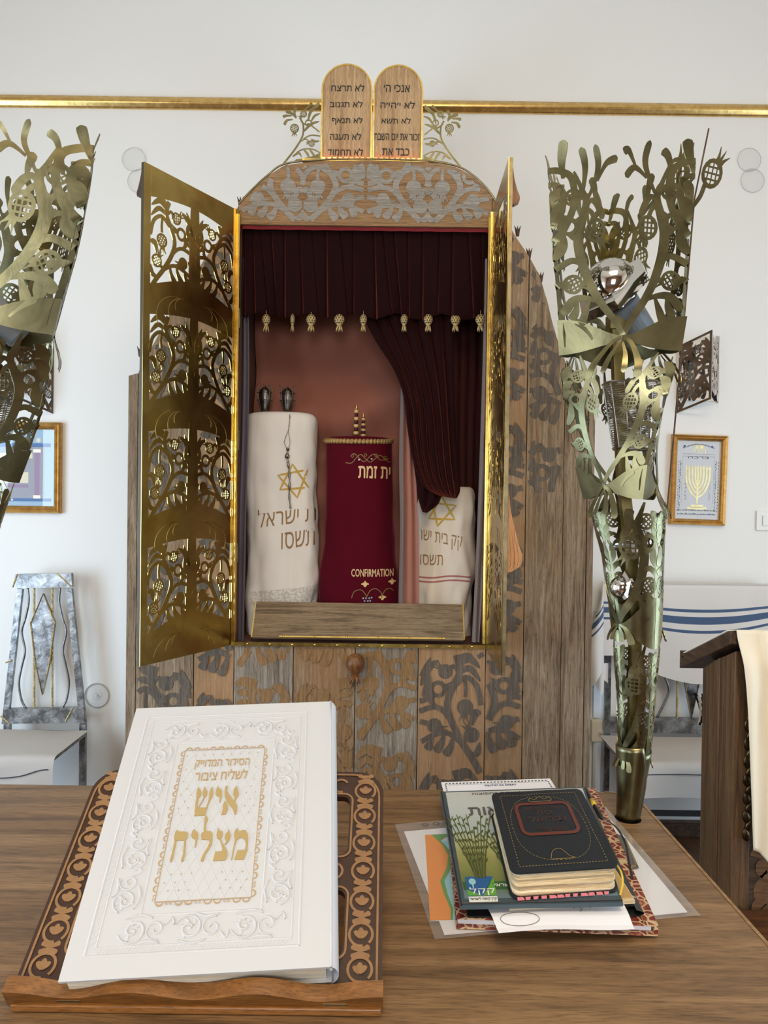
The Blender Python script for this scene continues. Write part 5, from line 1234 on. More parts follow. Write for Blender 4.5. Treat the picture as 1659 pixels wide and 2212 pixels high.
# ------------------------------------------------------------------ sloping book stand
an = math.radians(31); SO = V((0, 1.14, .97)); SU = V((0, math.cos(an), math.sin(an))); SN = V((0, -math.sin(an), math.cos(an)))
fS = lambda x, y, w: SO+V((x, 0, 0))+SU*y+SN*w
sx0, sx1, sy1 = -.545, .006, .402
bs = thing('book_stand', 'carved wooden book stand holding the big white book on the table', 'book stand', (-.27, 1.25, ZT))
r = .05
outl = [(sx0, 0), (sx1, 0)]+[(sx1-r+r*math.cos(a), sy1-r+r*math.sin(a)) for a in [PI/2*i/8 for i in range(9)]]+[(sx0+r+r*math.cos(a), sy1-r+r*math.sin(a)) for a in [PI/2+PI/2*i/8 for i in range(9)]]
def slot(x0, x1, y0, y1, rr):
    return [(cx_+rr*math.cos(a), cy_+rr*math.sin(a)) for cx_, cy_, a0 in ((x1-rr, y1-rr, 0), (x0+rr, y1-rr, PI/2), (x0+rr, y0+rr, PI), (x1-rr, y0+rr, 1.5*PI)) for a in [a0+PI/2*i/5 for i in range(6)]]
sl_ = [slot(-.098, -.056, .225, .345, .014), slot(-.098, -.056, .050, .160, .014), slot(-.483, -.441, .225, .345, .014), slot(-.483, -.441, .050, .160, .014)]
bmz = bmesh.new(); eds = []
for lp in [outl]+sl_:
    l_ = [bmz.verts.new((x, y, 0)) for x, y in lp]; eds += [bmz.edges.new((l_[i], l_[(i+1) % len(l_)])) for i in range(len(l_))]
bmesh.ops.triangle_fill(bmz, use_beauty=True, edges=eds, normal=(0, 0, 1)); bmz.verts.index_update()
v2 = [(v.co.x, v.co.y) for v in bmz.verts]; fs = [[v.index for v in f.verts] for f in bmz.faces]; bmz.free()
m = MB(); m.add([fS(x, y, 0) for x, y in v2], fs); m.add([fS(x, y, -.014) for x, y in v2], [f[::-1] for f in fs])
for lp in [outl]+sl_: n = len(lp); m.add([fS(x, y, 0) for x, y in lp]+[fS(x, y, -.014) for x, y in lp], [(i, (i+1) % n, n+(i+1) % n, n+i) for i in range(n)])
# tan carving: border line, rings with trefoils, knots
def tan(sh, w=.0012):
    for L, R, cl in sh: m.strip(L, R, fS, .001, 1, cl, None, .5, w)
ins = [(x+(.008 if x < -.27 else -.008), y-(.008 if y > .2 else -.0)) for x, y in outl]
tan([ribbon(ins[1:]+ins[:1], .0035)])
for lp in sl_: cx_ = sum(p[0] for p in lp)/len(lp); cy_ = sum(p[1] for p in lp)/len(lp); tan([ribbon([(cx_+(x-cx_)*1.22, cy_+(y-cy_)*1.085) for x, y in lp], .0035, True)])
for xc_ in (-.028, -.512):
    for i in range(7):
        y = .030+i*.0545
        if y > .37: continue
        a0 = -.8; sh = [ribbon([(xc_+.0185*math.cos(a0+k*.30), y+.0185*math.sin(a0+k*.30)) for k in range(20)], .0042)]
        for a in (PI/2, PI/2-1.05, PI/2+1.05): sh.append(leaf([(xc_, y-.006), (xc_+.007*math.cos(a), y+.007*math.sin(a)-.002), (xc_+.013*math.cos(a), y+.013*math.sin(a)-.002)], .009))
        yk = y+.0272
        for s in (-1, 1):
            for d in (-.9, 0, .9): sh.append(club([(xc_, yk), (xc_+s*.008*0+d*.006, yk+s*.004), (xc_+d*.016, yk+s*.0085)], .0085))
        tan(sh)
for xa_ in (-.20, -.13, -.075, -.34): tan([ribbon([(xa_+.014*math.cos(.5+k*.3), .368+.014*math.sin(.5+k*.3)) for k in range(16)], .004)])
tan([ring((-.077, .193), .014, .004, 16)])
m.build('back_board', [M['standdark'], M['standtan']], bs)
# ledge with a wavy front lip
m = MB(); lx0, lx1 = PP(16, 2165, SO, SN).x, .008
n = 40
lipz = lambda u: .030+.009*math.cos(u*PI*6.0)*(1 if .08 < u < .92 else .6)-.004
def ledge(u, v):
    x = lerp(lx0, lx1, u); h = lipz(u)
    prof_ = [(.0, -.011), (.0, .0), (.0, h), (-.024, h), (-.024, -.006), (.0, -.011)]
    y, w_ = prof_[round(v*5)]; return fS(x, y, w_)
m.grid(ledge, n, 5)
for u in (0, 1): m.add([ledge(u, k/5) for k in (0, 2, 3, 4)], [(0, 1, 2, 3)])
m.build('ledge', M['standwood'], bs)
m = MB(); f0 = fS(0, -.026, -.016)
m.box(sx0+.01, sx1, f0.y-.016, f0.y+.03, ZT+.001, ZT+.012); m.box(sx0+.01, sx1, f0.y+.03, 1.56, ZT+.001, ZT+.010); m.build('base_board', M['standwood'], bs, bevel=.002)
m = MB(); pt = fS(0, .30, -.015); m.hexa([(-.33, 1.50, ZT+.011), (-.21, 1.50, ZT+.011), (-.21, 1.515, ZT+.011), (-.33, 1.515, ZT+.011)], [(-.33, pt.y-.004, pt.z), (-.21, pt.y-.004, pt.z), (-.21, pt.y+.010, pt.z), (-.33, pt.y+.010, pt.z)]); m.build('rear_strut', M['standwood'], bs)
for x in (-.47, -.08): m = MB(); m.tube([V((x, f0.y-.008, ZT+.017)), V((x+.035, f0.y-.008, ZT+.017))], .0045, 8); m.box(x, x+.035, f0.y-.010, f0.y-.002, ZT+.012, ZT+.018); m.build('hinge', M['brassdull'], bs)
# ------------------------------------------------------------------ big white book
HB = .050
cq = [PP(*p, SO+SN*HB, SN) for p in [(297, 1530), (722, 1515), (716, 2088), (122, 2122)]]
l2 = [(p.x, (p-SO).dot(SU)) for p in cq]
bl = V(l2[3]).to_2d() if False else V((l2[3][0], l2[3][1], 0)); br = V((l2[2][0], l2[2][1], 0)); tl = V((l2[0][0], l2[0][1], 0)); tr_ = V((l2[1][0], l2[1][1], 0))
eu = ((br-bl)+(tr_-tl)).normalized(); ev = V((-eu.y, eu.x, 0)); BW = ((br-bl).length+(tr_-tl).length)/2; BH = ((tl-bl).length+(tr_-br).length)/2
cen = (bl+br+tl+tr_)/4; bo = cen-eu*BW/2-ev*BH/2
lift = max(0, .004-min(bo.y, (bo+eu*BW).y))*0
def fB_(u, v, w): p = bo+eu*u+ev*v; return fS(p.x, p.y, HB+w)
wb = thing('prayer_book', 'large closed white book with gold Hebrew title lying on the carved book stand', 'book', fS(cen.x, cen.y, .002))
m = MB(); m.prism([(0, 0), (BW-.004, 0), (BW-.004, BH), (0, BH)], fB_, -.0045, 0, 0)
fc = lambda u, v: fB_(u, v, 0)
# embossing: frame lines, scrolls
emb_ = lambda L, R, cl=False, h=.0014: m.ridge(L, R, fB_, h*.9, 0, cl, .0001)
def spiral(cx_, cy_, r, a0, turns, d=1, grow=.15): return [(cx_+r*(grow+(1-grow)*k/24)*math.cos(a0+d*2*PI*turns*k/24), cy_+r*(grow+(1-grow)*k/24)*math.sin(a0+d*2*PI*turns*k/24)) for k in range(25)]
def frame(x0, y0, x1, y1, w, h=.0012):
    for a, b in (((x0, y0), (x1, y0)), ((x1, y0), (x1, y1)), ((x1, y1), (x0, y1)), ((x0, y1), (x0, y0))):
        L, R, c_ = ribbon([(lerp(a[0], b[0], k/4), lerp(a[1], b[1], k/4)) for k in range(5)], w); emb_(L, R, False, h)
inner = [PP(*p, SO+SN*HB, SN) for p in [(393, 1618), (580, 1609), (549, 1948), (326, 1957)]]
iu = []
for p in inner:
    d = V((p.x, (p-SO).dot(SU), 0))-bo; iu.append((d.dot(eu), d.dot(ev)))
ix0, ix1, iy0, iy1 = (iu[0][0]+iu[3][0])/2, (iu[1][0]+iu[2][0])/2, (iu[2][1]+iu[3][1])/2, (iu[0][1]+iu[1][1])/2
ex0, ex1, ey0, ey1 = .028, BW-.052, .034, BH-.026
frame(ex0, ey0, ex1, ey1, .004); frame(ex0+.014, ey0+.012, ex1-.012, ey1-.012, .003, .0008)
frame(ix0-.012, iy0-.014, ix1+.012, iy1+.014, .0035, .001)
for i in range(46):
    y = lerp(ey0+.02, ey1-.02, i/45); L, R, c_ = ribbon([(ex0+.003, y-.004), (ex0+.012, y+.004)], .0022); emb_(L, R, False, .0007)
    x = lerp(ex0+.02, ex1-.02, i/45); L, R, c_ = ribbon([(x-.003, ey0+.002), (x+.003, ey0+.011)], .0022); emb_(L, R, False, .0007)
def scroll_unit(cx_, cy_, r, ang, s=1):
    T = lambda pts: [(cx_+x*math.cos(ang)-y*math.sin(ang), cy_+x*math.sin(ang)+y*math.cos(ang)) for x, y in pts]
    for pts, w in ((spiral(-r*.55, 0, r*.95, 0, 1.45, s), .0055), (spiral(r*.95, 0, r*.75, PI, 1.3, -s), .005), ([(-r*.2, r*1.0*s), (r*.4, r*.75*s), (r*1.3, r*.9*s)], .006), ([(-r*1.2, -r*.8*s), (-r*.2, -r*1.05*s), (r*.6, -r*.8*s)], .005), ([(r*1.5, -r*.3*s), (r*1.9, -r*.75*s), (r*2.1, -r*.3*s)], .006)):
        L, R, c_ = ribbon(cr(T(pts), 3) if len(pts) < 6 else T(pts), lambda q: w*(.55+.45*math.sin(PI*q))); emb_(L, R, False, .0026)
    for a in (.6, 1.6, 2.6, 4.0): L, R, c_ = leaf(T([(-r*.55+r*.35*math.cos(a), r*.35*math.sin(a)), (-r*.55+r*.75*math.cos(a+.4), r*.75*math.sin(a+.4))]), .006, 4); emb_(L, R, False, .002)
    L, R, c_ = disc(T([(-r*.55, 0)])[0], r*.16, 8); emb_(L, R, False, .0022)
mx0, mx1 = (ex0+.012+ix0-.012)/2, (ex1-.012+ix1+.012)/2; my0, my1 = (ey0+.012+iy0-.014)/2, (ey1-.012+iy1+.014)/2
for k in range(3):
    x = lerp(mx0+.035, mx1-.035, k/2); scroll_unit(x, my1, .022, 0, (-1)**k); scroll_unit(x, my0, .023, 0, -(-1)**k)
for k in range(5):
    y = lerp(my0+.06, my1-.05, k/4); scroll_unit(mx0, y, .021, PI/2, (-1)**k); scroll_unit(mx1, y, .021, PI/2, -(-1)**k)
for i in range(-9, 16):
    for s in (-1, 1):
        a = [(ix0+i*.018+s*t_*.5+(0 if s > 0 else .10), iy0+t_) for t_ in [k*(iy1-iy0)/20 for k in range(21)]]; a = [p for p in a if ix0+.006 < p[0] < ix1-.006]
        if len(a) > 3: L, R, c_ = ribbon(a, .0016); emb_(L, R, False, .0004)
m.build('front_cover', M['cover'], wb, smooth=False)
m = MB(); m.prism([(.0, .0), (BW-.004, 0), (BW-.004, BH), (0, BH)], fB_, -HB+.003, -HB+.0075); m.build('back_cover', M['cover'], wb)
m = MB(); m.grid(lambda u, v: fB_(BW-.004+.020*math.sin(PI*u)**.7*.55, BH*v, lerp(0, -HB+.003, u)), 12, 6)
for w_ in (.0, -.010): m.tube([fB_(BW-.004, BH*k/10, w_) for k in range(11)], .0022, 6)
m.build('spine', M['cover'], wb, smooth=True)
m = MB(); m.prism([(.008, .006), (BW-.012, .006), (BW-.012, BH-.007), (.008, BH-.007)], fB_, -HB+.0076, -.0046); m.build('page_block', M['pages'], wb)
# gold border scallops, title
m = MB()
frame2 = lambda sh, w=.0006, mt=0: [m.strip(L, R, fB_, 0, mt, cl, None, .5, w) for L, R, cl in sh]
loop_ = [(ix0+.006, iy0+.006), (ix1-.006, iy0+.006), (ix1-.006, iy1-.006), (ix0+.006, iy1-.006)]
for i in range(4):
    a, b = loop_[i], loop_[(i+1) % 4]; frame2([ribbon([(lerp(a[0], b[0], k/3), lerp(a[1], b[1], k/3)) for k in range(4)], .0013)])
    L_ = math.hypot(b[0]-a[0], b[1]-a[1]); n = round(L_/.0148); tx, ty = (b[0]-a[0])/L_, (b[1]-a[1])/L_; nx, ny = ty, -tx
    for k in range(n):
        c_ = ((k+.5)/n)*L_; w_ = .0058
        if k % 3 == 1:
            frame2([ribbon([(a[0]+tx*(c_+.003*s+.002*math.cos(q_))+nx*(.0028+.002*math.sin(q_)), a[1]+ty*(c_+.003*s+.002*math.cos(q_))+ny*(.0028+.002*math.sin(q_))) for q_ in [j*.7 for j in range(8)]], .0009) for s in (-1, 1)])
        else: frame2([ribbon([(a[0]+tx*(c_+w_*math.cos(q_))+nx*(.0062*math.sin(q_)), a[1]+ty*(c_+w_*math.cos(q_))+ny*(.0062*math.sin(q_))) for q_ in [PI*j/8 for j in range(9)]], lambda s: .0010+.0014*math.sin(PI*s))])
m.build('gold_border', M['covergold2'], wb)
def uvpx(x, y):
    p = PP(x, y, SO+SN*HB, SN); d = V((p.x, (p-SO).dot(SU), 0))-bo; return (d.dot(eu), d.dot(ev))
Z7 = lambda p: uvpx(300+p[0]/4.879, 1560+p[1]/4.879)
letters = {
 'alef': [[(912, 678), (932, 675), (935, 695), (930, 720), (946, 760), (985, 810), (1018, 850), (1035, 890), (1034, 930), (1022, 975), (1008, 978), (990, 920), (960, 880), (925, 830), (905, 785), (904, 745)], [(1025, 672), (1040, 705), (1053, 745), (1047, 785), (1030, 808), (1012, 845), (1003, 835), (1010, 795), (995, 765), (1000, 720), (1012, 700)], [(905, 835), (925, 850), (938, 880), (934, 930), (918, 975), (870, 978), (876, 950), (885, 915), (885, 880)]],
 'yod': [[(832, 680), (845, 700), (868, 712), (876, 745), (872, 790), (862, 830), (850, 855), (846, 845), (852, 815), (850, 792), (820, 780), (808, 755), (815, 720)]],
 'shin': [[(620, 905), (718, 905), (712, 940), (704, 985), (583, 993), (596, 945)], [(627, 688), (640, 708), (660, 742), (652, 780), (632, 800), (620, 850), (618, 905), (592, 960), (588, 950), (596, 870), (606, 805), (606, 765), (615, 715)], [(692, 680), (705, 705), (722, 735), (715, 775), (695, 800), (640, 892), (628, 905), (626, 898), (684, 800), (672, 765), (680, 720)], [(772, 680), (778, 720), (785, 750), (775, 790), (755, 820), (735, 865), (722, 912), (708, 910), (722, 860), (738, 815), (740, 765), (752, 720)]],
 'het': [[(405, 1135), (415, 1158), (505, 1160), (518, 1178), (512, 1215), (492, 1250), (378, 1250), (372, 1215), (382, 1170)], [(378, 1240), (398, 1250), (390, 1300), (372, 1380), (352, 1470), (332, 1480), (328, 1460), (350, 1380), (368, 1300)], [(478, 1248), (497, 1245), (494, 1300), (490, 1390), (470, 1470), (448, 1478), (446, 1455), (466, 1390), (474, 1310)]],
 'yod2': [[(580, 1128), (592, 1150), (618, 1162), (625, 1195), (618, 1240), (606, 1300), (592, 1330), (588, 1318), (596, 1270), (592, 1240), (562, 1222), (552, 1195), (562, 1160)]],
 'lamed': [[(712, 985), (722, 1008), (728, 1030), (716, 1055), (704, 1090), (708, 1130), (716, 1152), (760, 1155), (776, 1180), (776, 1240), (765, 1300), (735, 1350), (700, 1400), (680, 1465), (656, 1474), (652, 1455), (680, 1390), (720, 1330), (742, 1280), (742, 1245), (660, 1240), (656, 1195), (664, 1170), (686, 1160), (682, 1130), (686, 1085), (692, 1050), (690, 1020), (700, 1000)]],
 'tsadi': [[(838, 1118), (850, 1150), (878, 1155), (884, 1185), (868, 1235), (878, 1280), (910, 1320), (935, 1370), (930, 1420), (912, 1458), (780, 1466), (806, 1370), (872, 1365), (880, 1340), (866, 1280), (850, 1238), (826, 1232), (818, 1200), (824, 1160)], [(946, 1128), (956, 1160), (968, 1200), (955, 1245), (935, 1272), (912, 1300), (904, 1290), (920, 1262), (904, 1225), (915, 1180), (938, 1155)]],
 'mem': [[(1030, 1118), (1045, 1145), (1062, 1160), (1090, 1140), (1125, 1145), (1148, 1185), (1152, 1260), (1142, 1350), (1108, 1452), (1006, 1452), (1040, 1355), (1116, 1352), (1130, 1290), (1118, 1240), (1090, 1225), (1060, 1222), (1034, 1245), (1012, 1300), (998, 1380), (985, 1445), (972, 1455), (985, 1380), (1000, 1300), (1012, 1248), (1004, 1210), (1008, 1160)]],
}
fL = lambda u, v, w: fB_(u, v, w)
for grp in (('alef', 'yod', 'shin'), ('het', 'yod2', 'lamed', 'tsadi', 'mem')):
    m = MB()
    for k in grp:
        for poly in letters[k]:
            pp = [Z7(p) for p in poly]; m.add([fB_(u, v, .0016) for u, v in pp], [tuple(range(len(pp)))])
            n = len(pp); m.add([fB_(u, v, .0016) for u, v in pp]+[fB_(u, v, .0002) for u, v in pp], [(i, (i+1) % n, n+(i+1) % n, n+i) for i in range(n)])
    m.build('title_lettering', M['covergold'], wb)
m = MB()
for tx, a, b in ((heb('הסידור המדוייק'), (420, 1663), (540, 1638)), (heb('לשליח ציבור'), (420, 1687), (536, 1661))):
    p, q_ = uvpx(*a), uvpx(*b); fit(m, tx, fL, p[0], q_[0], p[1], q_[1], 0, .0007, .010)
m.build('subtitle_lettering', M['covergold2'], wb)
m = MB()
for (cx_, cy_) in [(405+19*i, 1634-1*i) for i in range(9)]+[(402, 1663), (397, 1690), (404, 1705), (391, 1718), (412, 1718), (399, 1732), (386, 1747), (407, 1746), (393, 1762), (553, 1657), (538, 1658), (549, 1684), (543, 1699), (532, 1713), (552, 1712), (540, 1727), (529, 1742), (549, 1741), (537, 1756), (370, 1890), (392, 1889), (414, 1888), (480, 1885), (502, 1884), (524, 1883), (355, 1908), (378, 1907), (400, 1906), (488, 1901), (511, 1901), (533, 1900), (363, 1925), (386, 1924), (408, 1923), (475, 1919), (497, 1918), (520, 1918)]:
    L, R, c_ = disc(uvpx(cx_, cy_), .0011, 5); m.strip(L, R, fB_, 0, 0, c_, None, .5, .0012)
m.build('gold_studs', M['covergold2'], wb)
# ------------------------------------------------------------------ pile of papers and books
def quad(pts, z): return [PZ(x, y, z) for x, y in pts]
def slab(m, pts, z0, z1, mat=0):
    q_ = quad(pts, z1); m.hexa([V((p.x, p.y, z0)) for p in q_], q_, mat); return q_
def bil(q4, z): # q4 = TL TR BR BL pixels -> map (u,v) to plane z
    c_ = quad(q4, z)
    return lambda u, v, w: (lambda a: V((a.x, a.y, z+w)))(lerp(lerp(c_[3], c_[2], u), lerp(c_[0], c_[1], u), v))
sv = thing('plastic_sleeve', 'clear punched plastic sleeve with white sheets lying flat under the pile of books', 'folder', PZ(1180, 1890, ZT))
z = ZT+.002
sq = [(853, 1784), (1308, 1746), (1513, 1981), (939, 2033)]; fq = bil(sq, z)
m = MB(); m.prism([(0, 0), (1, 0), (1, 1), (0, 1)], fq, .0032, .0038); o = m.build('clear_film', M['plastic'], sv)
m = MB()
for u in (.13, .18, .90): L, R, c_ = ring((u*.5, .965*.35), .006, .002, 12); m.strip(L, R, lambda x, y, w: fq(x/.5, y/.35, w), 0, 0, c_, None, .5, .0042)
m.build('punched_holes', M['inkgrey'], sv)
m = MB(); m.prism([(.04, .03), (.965, .035), (.975, .93), (.03, .92)], fq, .0004, .0018); m.build('white_sheets', M['paper'], sv)
br_ = thing('brochure', 'brochure with orange and green curves inside the plastic sleeve left of the book pile', 'brochure', PZ(960, 1900, z+.002))
fb = bil([(918, 1805), (1060, 1798), (1075, 1987), (929, 1990)], z+.0019)
m = MB(); m.prism([(0, 0), (1, 0), (1, 1), (0, 1)], fb, 0, .0009, 0)
m.build('sheet', M['whiteprint'], br_)
cu = [(0, .33), (.1, .34), (.25, .25), (.4, .20), (.55, .32), (.7, .36), (.85, .27), (1, .10)]
vv = [i/20 for i in range(21)]
for nm, a, b, mt in (('orange_wave', lambda v: 0, lambda v: interp(cu, v)*.92, 'orange'), ('green_wave', lambda v: interp(cu, v)*.92, lambda v: interp(cu, v)+.05*math.sin(PI*v)+(.5*smooth01((v-.93)/.06)), 'green'), ('blue_wave', lambda v: interp(cu, v)+.05*math.sin(PI*v), lambda v: interp(cu, v)+.10+.25*math.sin(PI*v)*(1 if v < .9 else .3), 'lightblue')):
    if nm == 'orange_wave': pass
    m = MB(); m.strip([(a(v), v) for v in vv], [(min(1, b(v)), v) for v in vv], fb, 0, 0, False, lambda u, v: v < (.94 if nm == 'blue_wave' else 2), .5, .0011 if nm != 'orange_wave' else .0012); m.build(nm, M[mt], br_)
m = MB(); m.prism([(.40, .0), (1, 0), (1, .05), (.52, .08)], fb, .0010, .0012); m.build('blue_corner', M['deepblue'], br_)
m = MB()
for i in range(9): m.prism([(.62, .50-.018*i), (.68, .50-.018*i), (.68, .488-.018*i), (.62, .488-.018*i)], fb, .0010, .0013)
m.build('printed_lines', M['ink'], br_)
# red and gold patterned hardcover
z0, z1 = ZT+.0062, ZT+.026
rb = thing('patterned_album', 'hardcover album with red and gold patterned cover at the bottom of the book pile', 'book', PZ(1200, 1880, z0))
rq = [(962, 1716), (1286, 1702), (1422, 1998), (986, 1982)]
fr_ = bil(rq, z1)
m = MB(); m.prism([(0, 0), (1, 0), (1, 1), (0, 1)], fr_, -.003, 0); m.build('front_cover', M['brocade'], rb)
m = MB(); m.prism([(0, 0), (1, 0), (1, 1), (0, 1)], fr_, -.0196, -.0168); m.build('back_cover', M['brocade'], rb)
m = MB(); m.prism([(.01, .02), (.975, .02), (.975, .98), (.01, .98)], fr_, -.0167, -.0031); m.build('page_block', M['paper'], rb)
m = MB(); m.prism([(.982, 0), (1.0, 0), (1.0, 1), (.982, 1)], fr_, -.0167, -.0031); m.prism([(.93, .0), (.934, .0), (.934, 1), (.93, 1)], fr_, .0001, .0012, 1); m.build('spine', [M['brocade'], M['goldline']], rb)
# small dark gilt card under the album
z2 = ZT+.0063
o = MB(); fk = bil([(1330, 1800), (1352, 1812), (1380, 1875), (1356, 1880)], z2); o.prism([(-1.2, 0), (1, 0), (1, 1), (-1.2, 1)], fk, 0, .0008, 0)
o.prism([(.85, .04), (.93, .04), (.93, .96), (.85, .96)], fk, .0008, .0010, 1); o.prism([(.2, .05), (.93, .05), (.93, .09), (.2, .09)], fk, .0008, .0010, 1)
tag(o.build('gilt_card', [M['inkgrey'], M['goldline']]), 'small dark card with a gilt rim sticking out from the right of the album', 'card')
# black ring binder
z3, z4 = z1+.0012, z1+.013
bd = thing('ring_binder', 'black ring binder with metal clip lying on the patterned album', 'binder', PZ(1200, 1850, z3))
fb2 = bil([(975, 1714), (1262, 1702), (1392, 1966), (1010, 1968)], z4)
m = MB(); m.prism([(0, .03), (.955, .03), (.955, 1), (0, 1)], fb2, -.0025, 0); m.build('front_cover', M['binder'], bd)
m = MB(); m.prism([(0, .0), (.955, 0), (.955, 1), (0, 1)], fb2, -.0115, -.009); m.build('back_cover', M['binder'], bd)
m = MB(); m.grid(lambda u, v: fb2(.955+.045*math.sin(PI*u), v, lerp(0, -.0115, u)), 8, 10); m.build('spine', M['binder'], bd, smooth=True)
m = MB(); m.prism([(.02, .06), (.94, .06), (.94, .97), (.02, .97)], fb2, -.0088, -.0027); m.build('page_block', M['paper2'], bd)
m = MB(); a = fb2(.935, .05, .002); m.lathe([(.005, 0), (.0045, .002), (0, .003)], a, n=12); m.tube([a+V((-.02, .008, .001)), a+V((.0, .014, .004)), a+V((.014, .006, .002))], .0018, 6); m.build('metal_clip', M['chrome'], bd)
# white note sheet
z5 = z4+.0018
nt = thing('paper_note', 'white folded note with an ellipse drawn on it, below the landscape folder', 'paper', PZ(1200, 1980, z5))
m = MB()
def notef(u, v): f_ = bil([(1042, 1940), (1340, 1938), (1371, 1996), (1078, 2008)], z5); p = f_(u, v, 0); p.z += -.006*smooth01((.45-v)/.4)+.003*math.sin(u*5)*(1-v); return p
m.grid(notef, 16, 8); m.build('sheet', M['paper'], nt, solid=.0004)
m = MB(); m.tube([notef(.19+.14*math.cos(q_), .30+.17*math.sin(q_))+V((0, 0, .0008)) for q_ in [2*PI*i/28 for i in range(28)]], .0005, 5, closed=True)
for u, v in ((.62, .72), (.66, .62), (.74, .74)): m.tube([notef(u, v)+V((0, 0, .0008)), notef(u+.015, v-.06)+V((0, 0, .0008)), notef(u-.005, v-.14)+V((0, 0, .0008))], .0005, 5)
m.build('pen_marks', M['inkgrey'], nt)
# cream booklet
z6, z7 = z5+.0012, z5+.0085
cb = thing('cream_booklet', 'thin booklet with ochre cover showing under the right end of the landscape folder', 'booklet', PZ(1300, 1930, z6))
fc2 = bil([(1120, 1790), (1272, 1785), (1366, 1938), (1100, 1958)], z7)
m = MB(); m.prism([(0, .0), (1, 0), (1, 1), (0, 1)], fc2, -.001, 0); m.build('cover', plain('ochre_cover', srgb(186, 150, 92), .6), cb)
m = MB(); m.prism([(.0, .0), (1.01, -.03), (1.0, 1), (0, 1)], fc2, -.0072, -.0011); m.build('page_block', M['oldpages'], cb)
# hymn sheet
z8 = z7+.0006
hs = thing('hymn_sheet', 'white bordered sheet headed PIJUTIM ZA ŠABAT at the back of the pile', 'booklet', PZ(1070, 1720, z8))
fh = bil([(953, 1691), (1188, 1683), (1262, 1800), (985, 1812)], z8)
m = MB(); m.prism([(0, 0), (1, 0), (1, 1), (0, 1)], fh, 0, .0016); m.build('sheet', M['paper'], hs)
m = MB()
for i in range(30): u = .03+.94*i/30; m.prism([(u, .950), (u+.018, .950), (u+.024, .972), (u+.006, .972)], fh, .0017, .0019)
for i in range(10): v = .6+.36*i/10; [m.prism([(u, v), (u+.012, v), (u+.012, v+.02), (u, v+.02)], fh, .0017, .0019) for u in (.025, .96)]
m.prism([(.05, .93), (.95, .93), (.95, .934), (.05, .934)], fh, .0017, .0019); m.build('printed_border', M['inkgrey'], hs)
m = MB(); fit(m, 'PIJUTIM ZA ŠABAT', fh, .38, .665, .872, .918, 0, .0018, .02); m.build('heading', M['deepblue'], hs)
m = MB(); fit(m, 'molitve i pjesme za šabat', fh, .40, .96, .805, .84, 0, .0018, .01); 
# landscape folder
z9 = z8+.0085
lf = thing('landscape_folder', 'glossy folder printed with shrubs and a Hebrew title under the black prayer book', 'folder', PZ(1150, 1840, z8+.002))
lq = [(951, 1710), (1262, 1700), (1346, 1950), (994, 1957)]; fl_ = bil(lq, z9)
m = MB(); m.prism([(0, 0), (1, 0), (1, 1), (0, 1)], fl_, -.0065, 0, 1)
m.build('cover', [M['landscape'], plain('grey_blue_edge', srgb(62, 78, 88), .5)], lf)
m = MB(); m.prism([(.035, .045), (.985, .045), (.985, .985), (.035, .985)], fl_, 0, .0005); m.build('printed_picture', M['landscape'], lf)
m = MB(); m.prism([(.04, .10), (1.0, .10), (1.0, .155), (.04, .155)], fl_, .0006, .0008); m.build('green_band', M['bandgreen'], lf)
m = MB(); rs2 = random.Random(5)
for bx_, by_, hh, cnt in ((.16, .18, .56, 11), (.36, .17, .46, 9), (.50, .18, .50, 10)):
    m = MB()
    for i in range(cnt):
        sx_ = (i-cnt/2)*.017; pts = [(bx_+sx_*.3, by_), (bx_+sx_*.9, by_+hh*.4), (bx_+sx_*1.9, by_+hh*rs2.uniform(.75, 1.0))]
        L, R, c_ = ribbon(cr(pts, 5), lambda s: .010*(1-.5*s)); m.strip(L, R, fl_, 0, i % 2, c_, None, .5, .0007+.00003*i)
        for k in range(7):
            q_ = cr(pts, 5)[3+k]; L, R, c_ = leaf([q_, (q_[0]+(-1)**k*.02, q_[1]+.03)], .012, 3); m.strip(L, R, fl_, 0, (i+k) % 2, c_, None, .5, .0010+.00002*k)
    m.build('printed_shrub', [M['shrub'], M['shrub2']], lf)
m = MB(); fit(m, heb('קריאות'), fl_, .165, .56, .69, .80, 0, .0009, .03); fit(m, heb('ליהודים בתפוצות'), fl_, .21, .56, .945, .972, 0, .0009, .02); m.build('title_lettering', M['inkgrey'], lf)
m = MB(); fit(m, heb('קרן קימת לישראל'), fl_, .22, .56, .112, .142, 0, .0010, .02); m.build('band_lettering', M['whiteprint'], lf)
m = MB(); m.prism([(.060, .02), (.235, .02), (.235, .055), (.060, .055)], fl_, .0006, .0010, 0); m.prism([(.060, .06), (.148, .06), (.235, .19), (.060, .19)], fl_, .0010, .0012, 1); m.prism([(.160, .06), (.235, .06), (.235, .185)], fl_, .0010, .0012, 2); m.prism([(.060, .06), (.148, .06), (.060, .10)][::1], fl_, .0012, .0013, 2)
fit(m, heb('קקל'), fl_, .075, .228, .060, .115, 0, .0014, .0); fit(m, heb('קרן קימת לישראל'), fl_, .066, .230, .026, .048, 3, .0012, .02)
L, R, c_ = disc((.10, .155), .022, 10); m.strip(L, R, fl_, 0, 4, c_, None, .5, .0014); m.prism([(.096, .11), (.104, .11), (.104, .15), (.096, .15)], fl_, .0013, .0015, 4)
m.build('logo', [M['whiteprint'], M['logoblue'], M['logogreen'], M['ink'], M['lightblue']], lf)
m = MB(); m.tube([fl_(u, .012, .0012) for u in [i/30 for i in range(31)]], .0012, 5); m.tube([fl_(.008, v, .0012) for v in [i/30 for i in range(31)]], .0012, 5); m.build('welded_seam', M['binder'], lf)
